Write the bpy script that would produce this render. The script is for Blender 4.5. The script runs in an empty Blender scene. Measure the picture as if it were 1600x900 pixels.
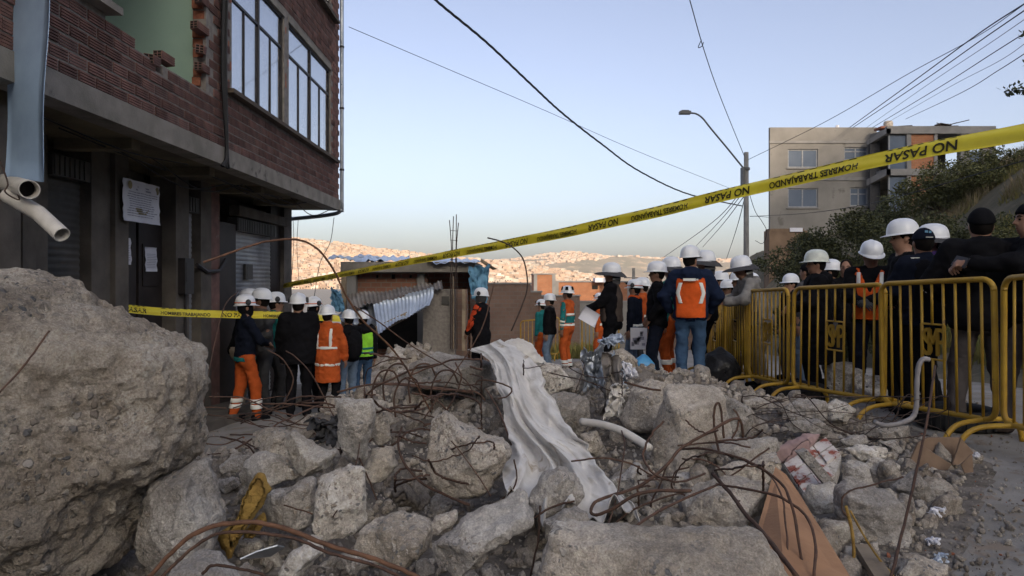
import bpy, math, random
import numpy as np
from mathutils import Vector, Matrix, Euler
R = math.radians
random.seed(7); RNG = np.random.default_rng(11)
scene = bpy.context.scene
COL = scene.collection
# ------------------------------------------------------------------ camera
cam = bpy.data.cameras.new('camera'); camo = bpy.data.objects.new('camera', cam); COL.objects.link(camo)
cam.sensor_width = 36.0; cam.lens = 24.0; cam.shift_y = -15/1600; cam.clip_start = .05; cam.clip_end = 20000
camo.location = (0, 0, 0); camo.rotation_euler = (R(90), 0, 0); scene.camera = camo
F = 1600*24/36.0; HY = 435.0
# ------------------------------------------------------------------ sky and sun (low evening sun behind the camera)
SUN_D = Vector((-.30, 1, -.38)).normalized()          # direction the light travels
elev = math.asin(-SUN_D.z); azv = -SUN_D
world = bpy.data.worlds.new('World'); scene.world = world; world.use_nodes = True
wn = world.node_tree.nodes; wl = world.node_tree.links
bg = wn['Background']; sky = wn.new('ShaderNodeTexSky'); sky.sky_type = 'NISHITA'; sky.sun_disc = False
sky.sun_elevation = elev; sky.sun_rotation = math.atan2(azv.x, azv.y); sky.altitude = 0; sky.air_density = .8; sky.dust_density = 3.6; sky.ozone_density = 1.1
hs_ = wn.new('ShaderNodeHueSaturation'); hs_.inputs['Saturation'].default_value = .74; hs_.inputs['Hue'].default_value = .513; wl.new(sky.outputs[0], hs_.inputs['Color']); wl.new(hs_.outputs[0], bg.inputs[0]); bg.inputs[1].default_value = .15
sun = bpy.data.lights.new('sun', 'SUN'); sun.energy = 2.4; sun.angle = R(.5); sun.color = (1, .82, .62)
suno = bpy.data.objects.new('sun', sun); COL.objects.link(suno); suno.rotation_euler = SUN_D.to_track_quat('-Z', 'Y').to_euler()
vs = scene.view_settings; vs.view_transform = 'Standard'; vs.look = 'None'; vs.gamma = 1; vs.exposure = 0.76; vs.use_curve_mapping = False
scene.cycles.max_bounces = 6; scene.cycles.transparent_max_bounces = 12
# ------------------------------------------------------------------ helpers
def W(px, py, Y): return Vector(((px-800)/F*Y, Y, -(py-HY)/F*Y))
def sm(a, b, x):
    t = np.clip((x-a)/(b-a), 0, 1); return t*t*(3-2*t)
def gz(x, y):                                            # height of the street (camera lens = 0)
    x = np.asarray(x, float); y = np.asarray(y, float)
    xs = np.clip(x, -9, 1.5)
    z = -1.0-.045*np.minimum(y, 8.5)-.085*np.clip(y-8.5, 0, 30)+.098*(xs-1.5)
    return z - .02*np.clip(y-60, 0, 400)
def bank(x, y):
    x = np.asarray(x, float); y = np.asarray(y, float)
    t = x-(4.9+.18*y)
    return 6.9*sm(0, 1, np.clip(t, 0, 8.6)/8.6)*.35+6.9*.65*np.clip(t, 0, 8.6)/8.6
def G(x, y): return float(gz(x, y)+bank(x, y))
# value noise, vectorised
def _h(ix, iy, iz, s):
    n = (ix*374761393+iy*668265263+iz*2147483647+s*1274126177) & 0xffffffff
    n = ((n ^ (n >> 13))*1274126177) & 0xffffffff
    n = ((n ^ (n >> 15))*2246822519) & 0xffffffff
    return (n ^ (n >> 16)).astype(np.float64)/4294967295.0
def vnoise(P, s=0):
    P = np.asarray(P, float); i = np.floor(P).astype(np.int64); f = P-i; u = f*f*(3-2*f)
    r = 0
    for dx in (0, 1):
        for dy in (0, 1):
            for dz in (0, 1):
                w = (u[:, 0] if dx else 1-u[:, 0])*(u[:, 1] if dy else 1-u[:, 1])*(u[:, 2] if dz else 1-u[:, 2])
                r = r+w*_h(i[:, 0]+dx, i[:, 1]+dy, i[:, 2]+dz, s)
    return r*2-1
def fbm(P, o=4, s=0, g=.5):
    r = 0; a = 1; P = np.asarray(P, float)
    for k in range(o): r = r+a*vnoise(P*(2**k)+k*17.3, s+k); a *= g
    return r
# meshes
def mesh(name, v, f, mats=(), mi=None, smooth=False):
    me = bpy.data.meshes.new(name)
    v = np.asarray(v, np.float32)
    if isinstance(f, np.ndarray):
        n, k = f.shape
        me.vertices.add(len(v)); me.vertices.foreach_set('co', v.ravel())
        me.loops.add(n*k); me.loops.foreach_set('vertex_index', f.ravel().astype(np.int32))
        me.polygons.add(n); me.polygons.foreach_set('loop_start', np.arange(0, n*k, k, dtype=np.int32)); me.polygons.foreach_set('loop_total', np.full(n, k, np.int32))
        me.update(calc_edges=True)
    else: me.from_pydata([tuple(map(float, p)) for p in v], [], f); me.update()
    for m in mats: me.materials.append(M[m] if isinstance(m, str) else m)
    if mi is not None: me.polygons.foreach_set('material_index', np.asarray(mi, np.int32))
    if smooth: me.polygons.foreach_set('use_smooth', np.ones(len(me.polygons), bool))
    if smooth and smooth is not True: me.set_sharp_from_angle(angle=R(smooth))
    return me
def put(name, me, parent=None, loc=None, rot=None):
    o = bpy.data.objects.new(name, me); COL.objects.link(o)
    if parent is not None: o.parent = parent
    if loc is not None: o.location = loc
    if rot is not None: o.rotation_euler = rot
    return o
def tag(o, label=None, cat=None, group=None, kind=None):
    if label: o['label'] = label
    if cat: o['category'] = cat
    if group: o['group'] = group
    if kind: o['kind'] = kind
    return o
def empty(name, loc, label=None, cat=None, group=None, rz=0):
    o = bpy.data.objects.new(name, None); COL.objects.link(o); o.location = loc; o.rotation_euler = (0, 0, rz); o.empty_display_size = .1
    return tag(o, label, cat, group)
def place(name, v, f, mats, parent=None, smooth=False, mi=None):
    """mesh given in world coordinates, its origin put at its base (or at the parent's frame)"""
    v = np.asarray(v, float)
    if parent is None:
        c = np.array([(v[:, 0].min()+v[:, 0].max())/2, (v[:, 1].min()+v[:, 1].max())/2, v[:, 2].min()])
        return put(name, mesh(name, v-c, f, mats, mi, smooth), None, c)
    top = parent; M4 = Matrix()
    chain = []
    while top is not None: chain.append(top); top = top.parent
    for o in reversed(chain): M4 = M4 @ (Matrix.Translation(o.location) @ o.rotation_euler.to_matrix().to_4x4())
    inv = np.array(M4.inverted()); v = v @ inv[:3, :3].T+inv[:3, 3]
    return put(name, mesh(name, v, f, mats, mi, smooth), parent)
class MB:
    def __init__(s): s.v = []; s.f = []
    def add(s, v, f):
        n = len(s.v); s.v += [tuple(p) for p in v]; s.f += [tuple(i+n for i in q) for q in f]; return s
    def box(s, lo, hi, rot=None, piv=None):
        x0, y0, z0 = lo; x1, y1, z1 = hi
        v = [Vector(p) for p in ((x0,y0,z0),(x1,y0,z0),(x1,y1,z0),(x0,y1,z0),(x0,y0,z1),(x1,y0,z1),(x1,y1,z1),(x0,y1,z1))]
        if rot is not None:
            p0 = Vector(piv) if piv is not None else sum(v, Vector())/8
            Q = Euler(rot).to_matrix(); v = [Q @ (p-p0)+p0 for p in v]
        return s.add(v, [(0,3,2,1),(4,5,6,7),(0,1,5,4),(1,2,6,5),(2,3,7,6),(3,0,4,7)])
    def prism(s, poly, off):
        """poly: list of 3-D points, extruded by vector off"""
        n = len(poly); off = Vector(off); a = [Vector(p) for p in poly]; b = [p+off for p in a]
        return s.add(a+b, [tuple(range(n-1, -1, -1)), tuple(range(n, 2*n))]+[(i, (i+1) % n, n+(i+1) % n, n+i) for i in range(n)])
    def tube(s, pts, r, n=6, caps=True):
        pts = [Vector(p) for p in pts]; m = len(pts)
        rr = r if hasattr(r, '__len__') else [r]*m
        T = [(pts[min(i+1, m-1)]-pts[max(i-1, 0)]).normalized() for i in range(m)]
        up = Vector((0, 0, 1)) if abs(T[0].z) < .9 else Vector((1, 0, 0)); N = T[0].cross(up).normalized(); V = []; Fc = []
        for i in range(m):
            N = (N-T[i]*N.dot(T[i])); N = N.normalized() if N.length > 1e-6 else T[i].orthogonal().normalized(); B = T[i].cross(N)
            for k in range(n):
                a = 2*math.pi*k/n; V.append(pts[i]+(N*math.cos(a)+B*math.sin(a))*rr[i])
        for i in range(m-1):
            for k in range(n): Fc.append((i*n+k, i*n+(k+1) % n, (i+1)*n+(k+1) % n, (i+1)*n+k))
        if caps: Fc += [tuple(range(n-1, -1, -1)), tuple(range((m-1)*n, m*n))]
        return s.add(V, Fc)
    def lathe(s, prof, n=16, c=(0, 0, 0)):
        V = []; c = Vector(c)
        for r, z in prof:
            for k in range(n): a = 2*math.pi*k/n; V.append(c+Vector((r*math.cos(a), r*math.sin(a), z)))
        m = len(prof); Fc = [(i*n+k, i*n+(k+1) % n, (i+1)*n+(k+1) % n, (i+1)*n+k) for i in range(m-1) for k in range(n)]
        return s.add(V, Fc+[tuple(range(n-1, -1, -1)), tuple(range((m-1)*n, m*n))])
    def put(s, name, mat, parent=None, smooth=False): return place(name, s.v, s.f, [mat], parent, smooth)
def spline(pts, n=6):
    """Catmull-Rom through points"""
    P = [Vector(p) for p in pts]; out = []
    for i in range(len(P)-1):
        a = P[i-1] if i else P[0]*2-P[1]; b, c = P[i], P[i+1]; d = P[i+2] if i+2 < len(P) else P[i+1]*2-P[i]
        for k in range(n):
            t = k/n; out.append(.5*((2*b)+(c-a)*t+(2*a-5*b+4*c-d)*t*t+(3*b-a-3*c+d)*t**3))
    return out+[P[-1]]
def grid_faces(nu, nv):
    i = np.arange(nu*nv).reshape(nu, nv); return np.stack([i[:-1, :-1], i[1:, :-1], i[1:, 1:], i[:-1, 1:]], -1).reshape(-1, 4)
def sheet(P, th):
    """grid (nu,nv,3) -> closed thin solid of thickness th"""
    nu, nv, _ = P.shape; du = np.gradient(P, axis=0); dv = np.gradient(P, axis=1); N = np.cross(du, dv); N /= np.linalg.norm(N, axis=2, keepdims=True)+1e-9
    A = (P+N*th/2).reshape(-1, 3); B = (P-N*th/2).reshape(-1, 3); q = grid_faces(nu, nv); n = nu*nv; idx = np.arange(n).reshape(nu, nv)
    ring = np.concatenate([idx[:, 0], idx[-1, 1:], idx[-2::-1, -1], idx[0, -2:0:-1]]); r2 = np.roll(ring, -1)
    side = np.stack([ring, ring+n, r2+n, r2], 1)
    return np.concatenate([A, B]), np.concatenate([q, q[:, ::-1]+n, side[:, ::-1]])
# signed-distance modelling: naive surface nets
def nets(f, lo, hi, h):
    lo = np.asarray(lo, float)-2*h; hi = np.asarray(hi, float)+2*h
    n = np.maximum(np.ceil((hi-lo)/h).astype(int)+1, 4)
    ax = [(lo[i]+h*np.arange(n[i])).astype(np.float32) for i in range(3)]
    X, Y, Z = np.meshgrid(*ax, indexing='ij'); V = f(X, Y, Z); S = V < 0
    cn = n-1; tot = int(cn.prod()); acc = np.zeros((3, tot)); cnt = np.zeros(tot); quads = []
    for a in range(3):
        sl0 = [slice(None)]*3; sl1 = [slice(None)]*3; sl0[a] = slice(0, -1); sl1[a] = slice(1, None); sl0 = tuple(sl0); sl1 = tuple(sl1)
        c = S[sl0] != S[sl1]; idx = np.argwhere(c)
        if not len(idx): continue
        va = V[sl0][c]; vb = V[sl1][c]; t = va/(va-vb); p = idx.astype(float); p[:, a] += t
        b, d = [(1, 2), (2, 0), (0, 1)][a]; cells = []; ok = np.ones(len(idx), bool)
        for ob, od in ((0, 0), (1, 0), (1, 1), (0, 1)):
            q = idx.copy(); q[:, b] -= ob; q[:, d] -= od
            good = ((q >= 0) & (q < cn)).all(1); ok &= good; fl = (q[:, 0]*cn[1]+q[:, 1])*cn[2]+q[:, 2]; fl = np.where(good, fl, 0)
            for k in range(3): acc[k] += np.bincount(fl[good], p[good, k], tot)
            cnt += np.bincount(fl[good], minlength=tot); cells.append(fl)
        Q = np.stack(cells, 1)[ok]; flip = (va > 0)[ok]; Q[flip] = Q[flip][:, ::-1]; quads.append(Q[:, ::-1])
    if not quads: return np.zeros((0, 3)), np.zeros((0, 4), int)
    Q = np.concatenate(quads); used = cnt > 0; mp = np.cumsum(used)-1
    v = (acc[:, used]/cnt[used]).T*h+lo
    return v, mp[Q][:, ::-1]
def smin(a, b, k):
    h = np.clip(.5+.5*(b-a)/k, 0, 1); return b*(1-h)+a*h-k*h*(1-h)
def smax(a, b, k): return -smin(-a, -b, k)
def cap(X, Y, Z, a, b, ra, rb):
    ba = [b[i]-a[i] for i in range(3)]; L = sum(c*c for c in ba)+1e-9
    h = np.clip(((X-a[0])*ba[0]+(Y-a[1])*ba[1]+(Z-a[2])*ba[2])/L, 0, 1)
    return np.sqrt((X-a[0]-h*ba[0])**2+(Y-a[1]-h*ba[1])**2+(Z-a[2]-h*ba[2])**2)-(ra+(rb-ra)*h)
def ell(X, Y, Z, c, r):
    k = np.sqrt(((X-c[0])/r[0])**2+((Y-c[1])/r[1])**2+((Z-c[2])/r[2])**2); return (k-1)*min(r)
def pebbles(P, s=0, keep=.4):
    """rounded pebble bumps (0..1) on a jittered lattice of unit cells"""
    i = np.floor(P).astype(np.int64); best = np.zeros(len(P))
    for dx in (-1, 0, 1):
        for dy in (-1, 0, 1):
            for dz in (-1, 0, 1):
                c = i+np.array([dx, dy, dz]); a = [_h(c[:, 0], c[:, 1], c[:, 2], s+k) for k in range(4)]
                d2 = sum((c[:, k]+a[k]-P[:, k])**2 for k in range(3)); r = .25+.3*a[3]/keep; best = np.maximum(best, np.where(a[3] < keep, np.sqrt(np.clip(r*r-d2, 0, 1)), 0))
    return best
def vnormals(v, q):
    n = np.cross(v[q[:, 2]]-v[q[:, 0]], v[q[:, 3]]-v[q[:, 1]]); N = np.zeros_like(v)
    for k in range(q.shape[1]):
        for c in range(3): N[:, c] += np.bincount(q[:, k], n[:, c], len(v))
    return N/(np.linalg.norm(N, axis=1, keepdims=True)+1e-12)
# text as flat polygons
_tc = {}
def text_poly(s):
    if s in _tc: return _tc[s]
    cu = bpy.data.curves.new('t', 'FONT'); cu.body = s; cu.resolution_u = 3; cu.offset = .022 if len(s) > 1 else 0; ob = bpy.data.objects.new('t', cu); COL.objects.link(ob)
    bpy.context.view_layer.update(); dg = bpy.context.evaluated_depsgraph_get(); me = ob.evaluated_get(dg).to_mesh()
    v = np.array([x.co[:] for x in me.vertices]).reshape(-1, 3); f = [tuple(p.vertices) for p in me.polygons]
    ob.evaluated_get(dg).to_mesh_clear(); bpy.data.objects.remove(ob); bpy.data.curves.remove(cu)
    v = v[:, :2]; v = v-np.array([v[:, 0].min(), 0]); _tc[s] = (v, f); return _tc[s]
for s_ in ('NO PASAR', 'HOMBRES TRABAJANDO', 'GUARDIA', 'MUNICIPAL', 'S', 'M', 'P'): text_poly(s_)
# ------------------------------------------------------------------ materials
M = {}
def nodes(name):
    m = bpy.data.materials.new(name); m.use_nodes = True; M[name] = m; return m, m.node_tree.nodes, m.node_tree.links, m.node_tree.nodes['Principled BSDF']
def ramp(nt, fac, stops, links, interp='LINEAR'):
    r = nt.new('ShaderNodeValToRGB'); r.color_ramp.interpolation = interp; e = r.color_ramp.elements
    while len(e) < len(stops): e.new(.5)
    for i, (p, c) in enumerate(stops): e[i].position = p; e[i].color = (*c, 1)
    links.new(fac, r.inputs[0]); return r.outputs[0]
def mixc(nt, links, fac, a, b, mode='MIX'):
    n = nt.new('ShaderNodeMix'); n.data_type = 'RGBA'; n.blend_type = mode
    for s, v in ((0, fac), (6, a), (7, b)):
        if isinstance(v, (int, float)): n.inputs[s].default_value = v
        elif isinstance(v, tuple): n.inputs[s].default_value = (*v, 1)
        else: links.new(v, n.inputs[s])
    return n.outputs[2]
def noi(nt, links, co, sc, det=5, rough=.55, out=0):
    n = nt.new('ShaderNodeTexNoise'); n.inputs['Scale'].default_value = sc; n.inputs['Detail'].default_value = det; n.inputs['Roughness'].default_value = rough
    links.new(co, n.inputs['Vector']); return n.outputs[out]
def pm(name, c1, c2=None, sc=8, rough=.8, bump=0, bsc=60, metal=0, rnd=0, spots=None, dist=.01, spec=.3, sheen=0):
    m, n, l, b = nodes(name); tc = n.new('ShaderNodeTexCoord').outputs['Object']
    c2 = c2 or tuple(x*.7 for x in c1)
    col = ramp(n, noi(n, l, tc, sc), [(.35, c2), (.65, c1)], l)
    if spots:
        col = mixc(n, l, ramp(n, noi(n, l, tc, spots[1], 6, .65), [(spots[2], (0, 0, 0)), (spots[2]+.08, (1, 1, 1))], l), col, spots[0])
    if rnd:
        oi = n.new('ShaderNodeObjectInfo'); h = n.new('ShaderNodeHueSaturation')
        mr = n.new('ShaderNodeMapRange'); l.new(oi.outputs['Random'], mr.inputs[0]); mr.inputs[3].default_value = 1-rnd; mr.inputs[4].default_value = 1+rnd
        l.new(mr.outputs[0], h.inputs['Value']); l.new(col, h.inputs['Color']); col = h.outputs[0]
    l.new(col, b.inputs['Base Color']); b.inputs['Roughness'].default_value = rough; b.inputs['Metallic'].default_value = metal; b.inputs['Specular IOR Level'].default_value = spec
    if sheen: b.inputs['Sheen Weight'].default_value = sheen
    if bump:
        bp = n.new('ShaderNodeBump'); bp.inputs['Strength'].default_value = bump; bp.inputs['Distance'].default_value = dist
        l.new(noi(n, l, tc, bsc, 5, .6), bp.inputs['Height']); l.new(bp.outputs[0], b.inputs['Normal'])
    return m
def concrete(name, base, dark, light, peb=62, rnd=.14, pebble=.5, bump=.8, dusty=.35):
    m, n, l, b = nodes(name); tc = n.new('ShaderNodeTexCoord').outputs['Object']
    oi = n.new('ShaderNodeObjectInfo'); vm = n.new('ShaderNodeVectorMath'); vm.operation = 'ADD'; l.new(tc, vm.inputs[0])
    cx = n.new('ShaderNodeCombineXYZ'); l.new(oi.outputs['Random'], cx.inputs[0]); sc = n.new('ShaderNodeVectorMath'); sc.operation = 'SCALE'; sc.inputs[3].default_value = 40; l.new(cx.outputs[0], sc.inputs[0]); l.new(sc.outputs[0], vm.inputs[1]); co = vm.outputs[0]
    wv = n.new('ShaderNodeVectorMath'); wv.operation = 'MULTIPLY_ADD'; l.new(noi(n, l, co, 22, 3, .6, 1), wv.inputs[0]); wv.inputs[1].default_value = (.05, .05, .05); l.new(co, wv.inputs[2]); cw = wv.outputs[0]
    col = ramp(n, noi(n, l, co, 5, 7, .65), [(.34, dark), (.5, base), (.66, light)], l)
    col = mixc(n, l, ramp(n, noi(n, l, co, 1.7, 3, .5), [(.45, (0, 0, 0)), (.62, (.55, .55, .55))], l), col, tuple(x*.62 for x in dark))
    fine = noi(n, l, co, 140, 4, .7); col = mixc(n, l, .5, col, ramp(n, noi(n, l, co, 38, 5, .7), [(.3, (.2, .2, .2)), (.5, (.5, .5, .5)), (.7, (.8, .8, .8))], l), 'OVERLAY'); col = mixc(n, l, .5, col, ramp(n, fine, [(.32, (.18, .18, .18)), (.5, (.5, .5, .5)), (.68, (.85, .85, .85))], l), 'OVERLAY')
    vo = n.new('ShaderNodeTexVoronoi'); vo.inputs['Scale'].default_value = peb; l.new(cw, vo.inputs['Vector'])
    vo2 = n.new('ShaderNodeTexVoronoi'); vo2.inputs['Scale'].default_value = peb*.5; l.new(cw, vo2.inputs['Vector'])
    hs = []
    for v, thr in ((vo, .36), (vo2, .33)):
        sep = n.new('ShaderNodeSeparateColor'); l.new(v.outputs['Color'], sep.inputs[0])
        inside = ramp(n, v.outputs['Distance'], [(thr-.05, (1, 1, 1)), (thr+.05, (0, 0, 0))], l)
        keep = ramp(n, sep.outputs[0], [(1-pebble-.01, (0, 0, 0)), (1-pebble, (1, 1, 1))], l, 'CONSTANT')
        mk = mixc(n, l, 1.0, inside, keep, 'MULTIPLY'); mk = mixc(n, l, 1.0, mk, ramp(n, noi(n, l, co, 3.1, 2), [(.42, (0, 0, 0)), (.56, (1, 1, 1))], l), 'MULTIPLY')
        pc = ramp(n, sep.outputs[1], [(0, (.16, .16, .165)), (.25, (.27, .255, .24)), (.5, (.42, .36, .30)), (.8, (.33, .28, .235)), (1, (.55, .51, .47))], l)
        col = mixc(n, l, mk, col, pc); hs.append(mk)
    # pale dust / lime patches
    col = mixc(n, l, ramp(n, noi(n, l, co, 2.3, 6, .7), [(.55, (0, 0, 0)), (.75, (dusty, dusty, dusty))], l), col, tuple(min(.62, x*1.45) for x in light))
    h = n.new('ShaderNodeHueSaturation'); mr = n.new('ShaderNodeMapRange'); l.new(oi.outputs['Random'], mr.inputs[0]); mr.inputs[3].default_value = 1-rnd; mr.inputs[4].default_value = 1+rnd; l.new(mr.outputs[0], h.inputs['Value']); l.new(col, h.inputs['Color'])
    l.new(h.outputs[0], b.inputs['Base Color']); b.inputs['Roughness'].default_value = .93; b.inputs['Specular IOR Level'].default_value = .2
    ad = n.new('ShaderNodeMath'); ad.operation = 'MULTIPLY_ADD'; l.new(noi(n, l, co, 45, 8, .72), ad.inputs[0]); ad.inputs[1].default_value = 1.6; l.new(hs[1], ad.inputs[2])
    ad2 = n.new('ShaderNodeMath'); ad2.operation = 'MULTIPLY_ADD'; l.new(hs[0], ad2.inputs[0]); ad2.inputs[1].default_value = .5; l.new(ad.outputs[0], ad2.inputs[2])
    bp = n.new('ShaderNodeBump'); bp.inputs['Strength'].default_value = bump; bp.inputs['Distance'].default_value = .02; l.new(ad2.outputs[0], bp.inputs['Height']); l.new(bp.outputs[0], b.inputs['Normal'])
concrete('boulder', (.51, .445, .37), (.33, .275, .22), (.64, .575, .495), peb=52, pebble=.5, bump=1.0, dusty=.15)
concrete('chunk', (.52, .46, .39), (.36, .31, .255), (.64, .58, .51))
concrete('chunk_pale', (.60, .55, .485), (.46, .41, .355), (.68, .64, .585), pebble=.35)
concrete('chunk_grey', (.44, .405, .37), (.31, .28, .25), (.55, .52, .48), pebble=.45)
concrete('fragments', (.41, .36, .305), (.22, .18, .145), (.58, .53, .465), pebble=.3, rnd=.3, peb=60)
pm('mound', (.22, .195, .17), (.11, .095, .08), 7, .95, 1.0, 40, dist=.03, spots=((.26, .235, .21), 9, .56))
pm('street', (.30, .285, .265), (.21, .195, .175), 2.2, .93, .8, 70, dist=.012, spots=((.235, .19, .15), 5, .54))
pm('dirt', (.20, .165, .125), (.13, .105, .08), 1.5, .95, .6, 30, dist=.03)
pm('rebar', (.105, .058, .04), (.06, .038, .03), 30, .85, .6, 220, rnd=.3, dist=.003)
pm('rebar_bright', (.17, .085, .05), (.09, .048, .03), 25, .8, .6, 200, dist=.003)
pm('wire_dark', (.07, .045, .035), (.04, .03, .028), 30, .8)
pm('black', (.02, .02, .022), rough=.6)
pm('painted_dark', (.018, .016, .014), rough=.9)  # near-black colour standing in for shade inside holes and openings
pm('beam', (.28, .255, .225), (.18, .165, .14), 3, .9, .6, 60, spots=((.10, .09, .08), 4, .6))
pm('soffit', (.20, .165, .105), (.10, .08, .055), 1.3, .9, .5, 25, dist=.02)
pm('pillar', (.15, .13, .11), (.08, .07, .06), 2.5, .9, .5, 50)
pm('mortar', (.27, .245, .22), (.18, .16, .145), 14, .95, .8, 80, dist=.01)
pm('brick', (.215, .115, .095), (.13, .075, .065), 7, .88, .5, 120, rnd=.3, dist=.004, spots=((.23, .20, .175), 6, .63))
pm('brick_raw', (.33, .125, .07), (.20, .075, .045), 9, .9, .4, 100, rnd=.2)
pm('green_wall', (.37, .52, .43), (.32, .46, .38), 1.2, .85, .2, 30)
pm('sill', (.11, .085, .065), rough=.85, bump=.4)
pm('frame_dark', (.035, .03, .03), rough=.5)
pm('frame_grey', (.30, .31, .33), rough=.5)
pm('curtain', (.88, .9, .93), (.78, .81, .87), 4, .9, .3, 12, dist=.03)
pm('shutter', (.32, .325, .335), (.2, .2, .205), 2, .5, .2, 40, metal=.3)
pm('shutter_dark', (.09, .085, .08), (.05, .048, .045), 2, .6, metal=.2)
pm('door_dark', (.035, .026, .023), (.02, .015, .013), 3, .6, .3)
pm('paper', (.72, .72, .76), (.62, .62, .68), 3, .8, .2, 15)
pm('paper_print', (.33, .33, .40), rough=.8)
pm('print_gold', (.30, .25, .14), rough=.8)
pm('pvc', (.60, .57, .52), (.45, .42, .38), 6, .5, .1, spots=((.25, .2, .15), 7, .66))
pm('metal_sheet', (.27, .37, .52), (.34, .46, .62), 2.5, .22, .15, 6, metal=.15, dist=.02)
pm('galvanised', (.42, .45, .49), (.28, .30, .33), 3, .38, .2, 30, metal=.7)
pm('tin_dull', (.27, .25, .235), (.16, .14, .125), 3, .7, .2, metal=.3, spots=((.18, .09, .05), 4, .6))
pm('tin_blue', (.55, .62, .72), (.42, .48, .58), 2.5, .4, .2, metal=.35)
pm('pipe_grey', (.27, .255, .26), rough=.6)
def tape_mat():
    pm('tape', (.74, .63, .045), (.62, .50, .03), 4, .38, .35, 14, spec=.45, dist=.01)
tape_mat()
pm('tape_ink', (.035, .03, .012), rough=.5)
pm('barrier', (.44, .265, .022), (.31, .175, .016), 5, .5, .25, 60, spots=((.13, .07, .04), 14, .63), spec=.45)
pm('cloth_white', (.68, .655, .62), (.52, .49, .455), 5, .9, .4, 40, spots=((.36, .30, .23), 4.5, .62), sheen=.2)
pm('cardboard', (.40, .225, .125), (.31, .17, .095), 5, .9, .3, 50, spots=((.26, .15, .09), 6, .64))
pm('cardboard_dirty', (.24, .165, .115), (.17, .115, .08), 6, .9, .4, 40)
pm('foam', (.40, .26, .07), (.25, .15, .04), 14, .95, .9, 60, dist=.02)
pm('timber', (.30, .24, .17), (.19, .145, .10), 5, .85, .4, 50)
pm('plaster_pink', (.36, .25, .235), (.29, .2, .19), 6, .9, .4)
pm('painted_brick', (.62, .58, .55), (.5, .45, .42), 8, .85, .5, 60, spots=((.26, .075, .05), 11, .47))
pm('tarp_blue', (.14, .31, .45), (.09, .21, .33), 4, .6, .4, 10, dist=.03)
pm('bag_black', (.018, .018, .02), rough=.35, bump=.6, bsc=12, dist=.03)
pm('bag_blue', (.05, .25, .55), (.1, .34, .62), 6, .4, .5, 20)
pm('rubber', (.02, .02, .02), rough=.8)
pm('helmet', (.74, .76, .79), (.68, .70, .74), 3, .32, spec=.5)
pm('helmet_pale', (.66, .70, .64), rough=.35, spec=.5)
pm('reflective', (.80, .80, .74), (.7, .7, .66), 8, .4)
SK = dict(skin=(.30, .165, .11), skin_dark=(.20, .105, .07))
for k, c in SK.items():
    pm(k, c, tuple(x*.85 for x in c), 14, .55)
CLOTH = dict(c_black=(.009, .009, .011), c_navy=(.014, .022, .05), c_dnavy=(.010, .013, .024), c_orange=(.50, .10, .025), c_vest=(.68, .11, .022), c_teal=(.02, .17, .17), c_grey=(.24, .23, .22), c_dgrey=(.07, .07, .075),
             c_jeans=(.055, .105, .19), c_ljeans=(.15, .21, .30), c_green=(.33, .78, .06), c_beige=(.26, .22, .17), c_brown=(.085, .065, .055), c_trouser=(.085, .075, .075), c_red=(.62, .08, .03), c_purple=(.16, .09, .36), c_hair=(.012, .01, .009), c_eye=(.02, .015, .012), c_lip=(.2, .08, .065))
for k, c in CLOTH.items(): pm(k, c, tuple(x*.72 for x in c), 9, .95, .35, 55, dist=.008, spec=.08)
pm('leaf', (.075, .082, .033), (.042, .048, .02), 3, .7, rnd=.25)
pm('leaf_light', (.12, .12, .045), (.07, .075, .03), 3, .7, rnd=.25)
pm('dry_grass', (.31, .235, .14), (.19, .16, .085), 2, .9)
pm('weed', (.16, .17, .05), (.22, .18, .06), 2, .9)
pm('bark', (.075, .055, .04), rough=.9, bump=.6)
pm('bank_soil', (.16, .13, .085), (.09, .08, .05), .8, .95, .8, 12, dist=.05, spots=((.17, .135, .09), 1.7, .58))
pm('render_wall', (.27, .255, .235), (.185, .175, .16), .45, .9, .4, 14, spots=((.15, .14, .125), .9, .57))
pm('conc_frame', (.27, .26, .25), (.19, .185, .18), 1, .9, .3)
pm('adobe', (.22, .15, .10), (.155, .105, .07), 1.2, .95, .5, 20)
pm('tank', (.55, .48, .40), rough=.6)
pm('pole', (.22, .215, .205), (.16, .155, .15), 3, .85)
pm('cable', (.03, .032, .04), rough=.7)
pm('lamp_metal', (.10, .105, .115), rough=.5)
def brickwall(name, c1, c2, mortar, w, h):
    m, n, l, b = nodes(name); g = n.new('ShaderNodeTexCoord').outputs['Object']; mp = n.new('ShaderNodeMapping'); mp.inputs['Rotation'].default_value = (R(-90), 0, 0); l.new(g, mp.inputs[0])
    t = n.new('ShaderNodeTexBrick'); t.inputs['Scale'].default_value = 1; t.inputs['Brick Width'].default_value = w; t.inputs['Row Height'].default_value = h; t.inputs['Mortar Size'].default_value = .012
    for i, c in ((1, c1), (2, c2), (3, mortar)): t.inputs[i].default_value = (*c, 1)
    l.new(mp.outputs[0], t.inputs[0]); col = mixc(n, l, ramp(n, noi(n, l, g, 1.3, 5), [(.4, (0, 0, 0)), (.7, (.6, .6, .6))], l), t.outputs[0], tuple(x*.6 for x in c1))
    l.new(col, b.inputs['Base Color']); b.inputs['Roughness'].default_value = .92
    bp = n.new('ShaderNodeBump'); bp.inputs['Strength'].default_value = .6; bp.inputs['Distance'].default_value = .01; bp.invert = True; l.new(t.outputs[1], bp.inputs['Height']); l.new(bp.outputs[0], b.inputs['Normal'])
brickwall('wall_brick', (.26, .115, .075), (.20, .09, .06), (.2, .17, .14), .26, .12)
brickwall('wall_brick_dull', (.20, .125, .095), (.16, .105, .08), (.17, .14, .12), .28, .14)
brickwall('wall_brick_lit', (.40, .16, .075), (.33, .135, .065), (.30, .2, .13), .3, .14)
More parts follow.
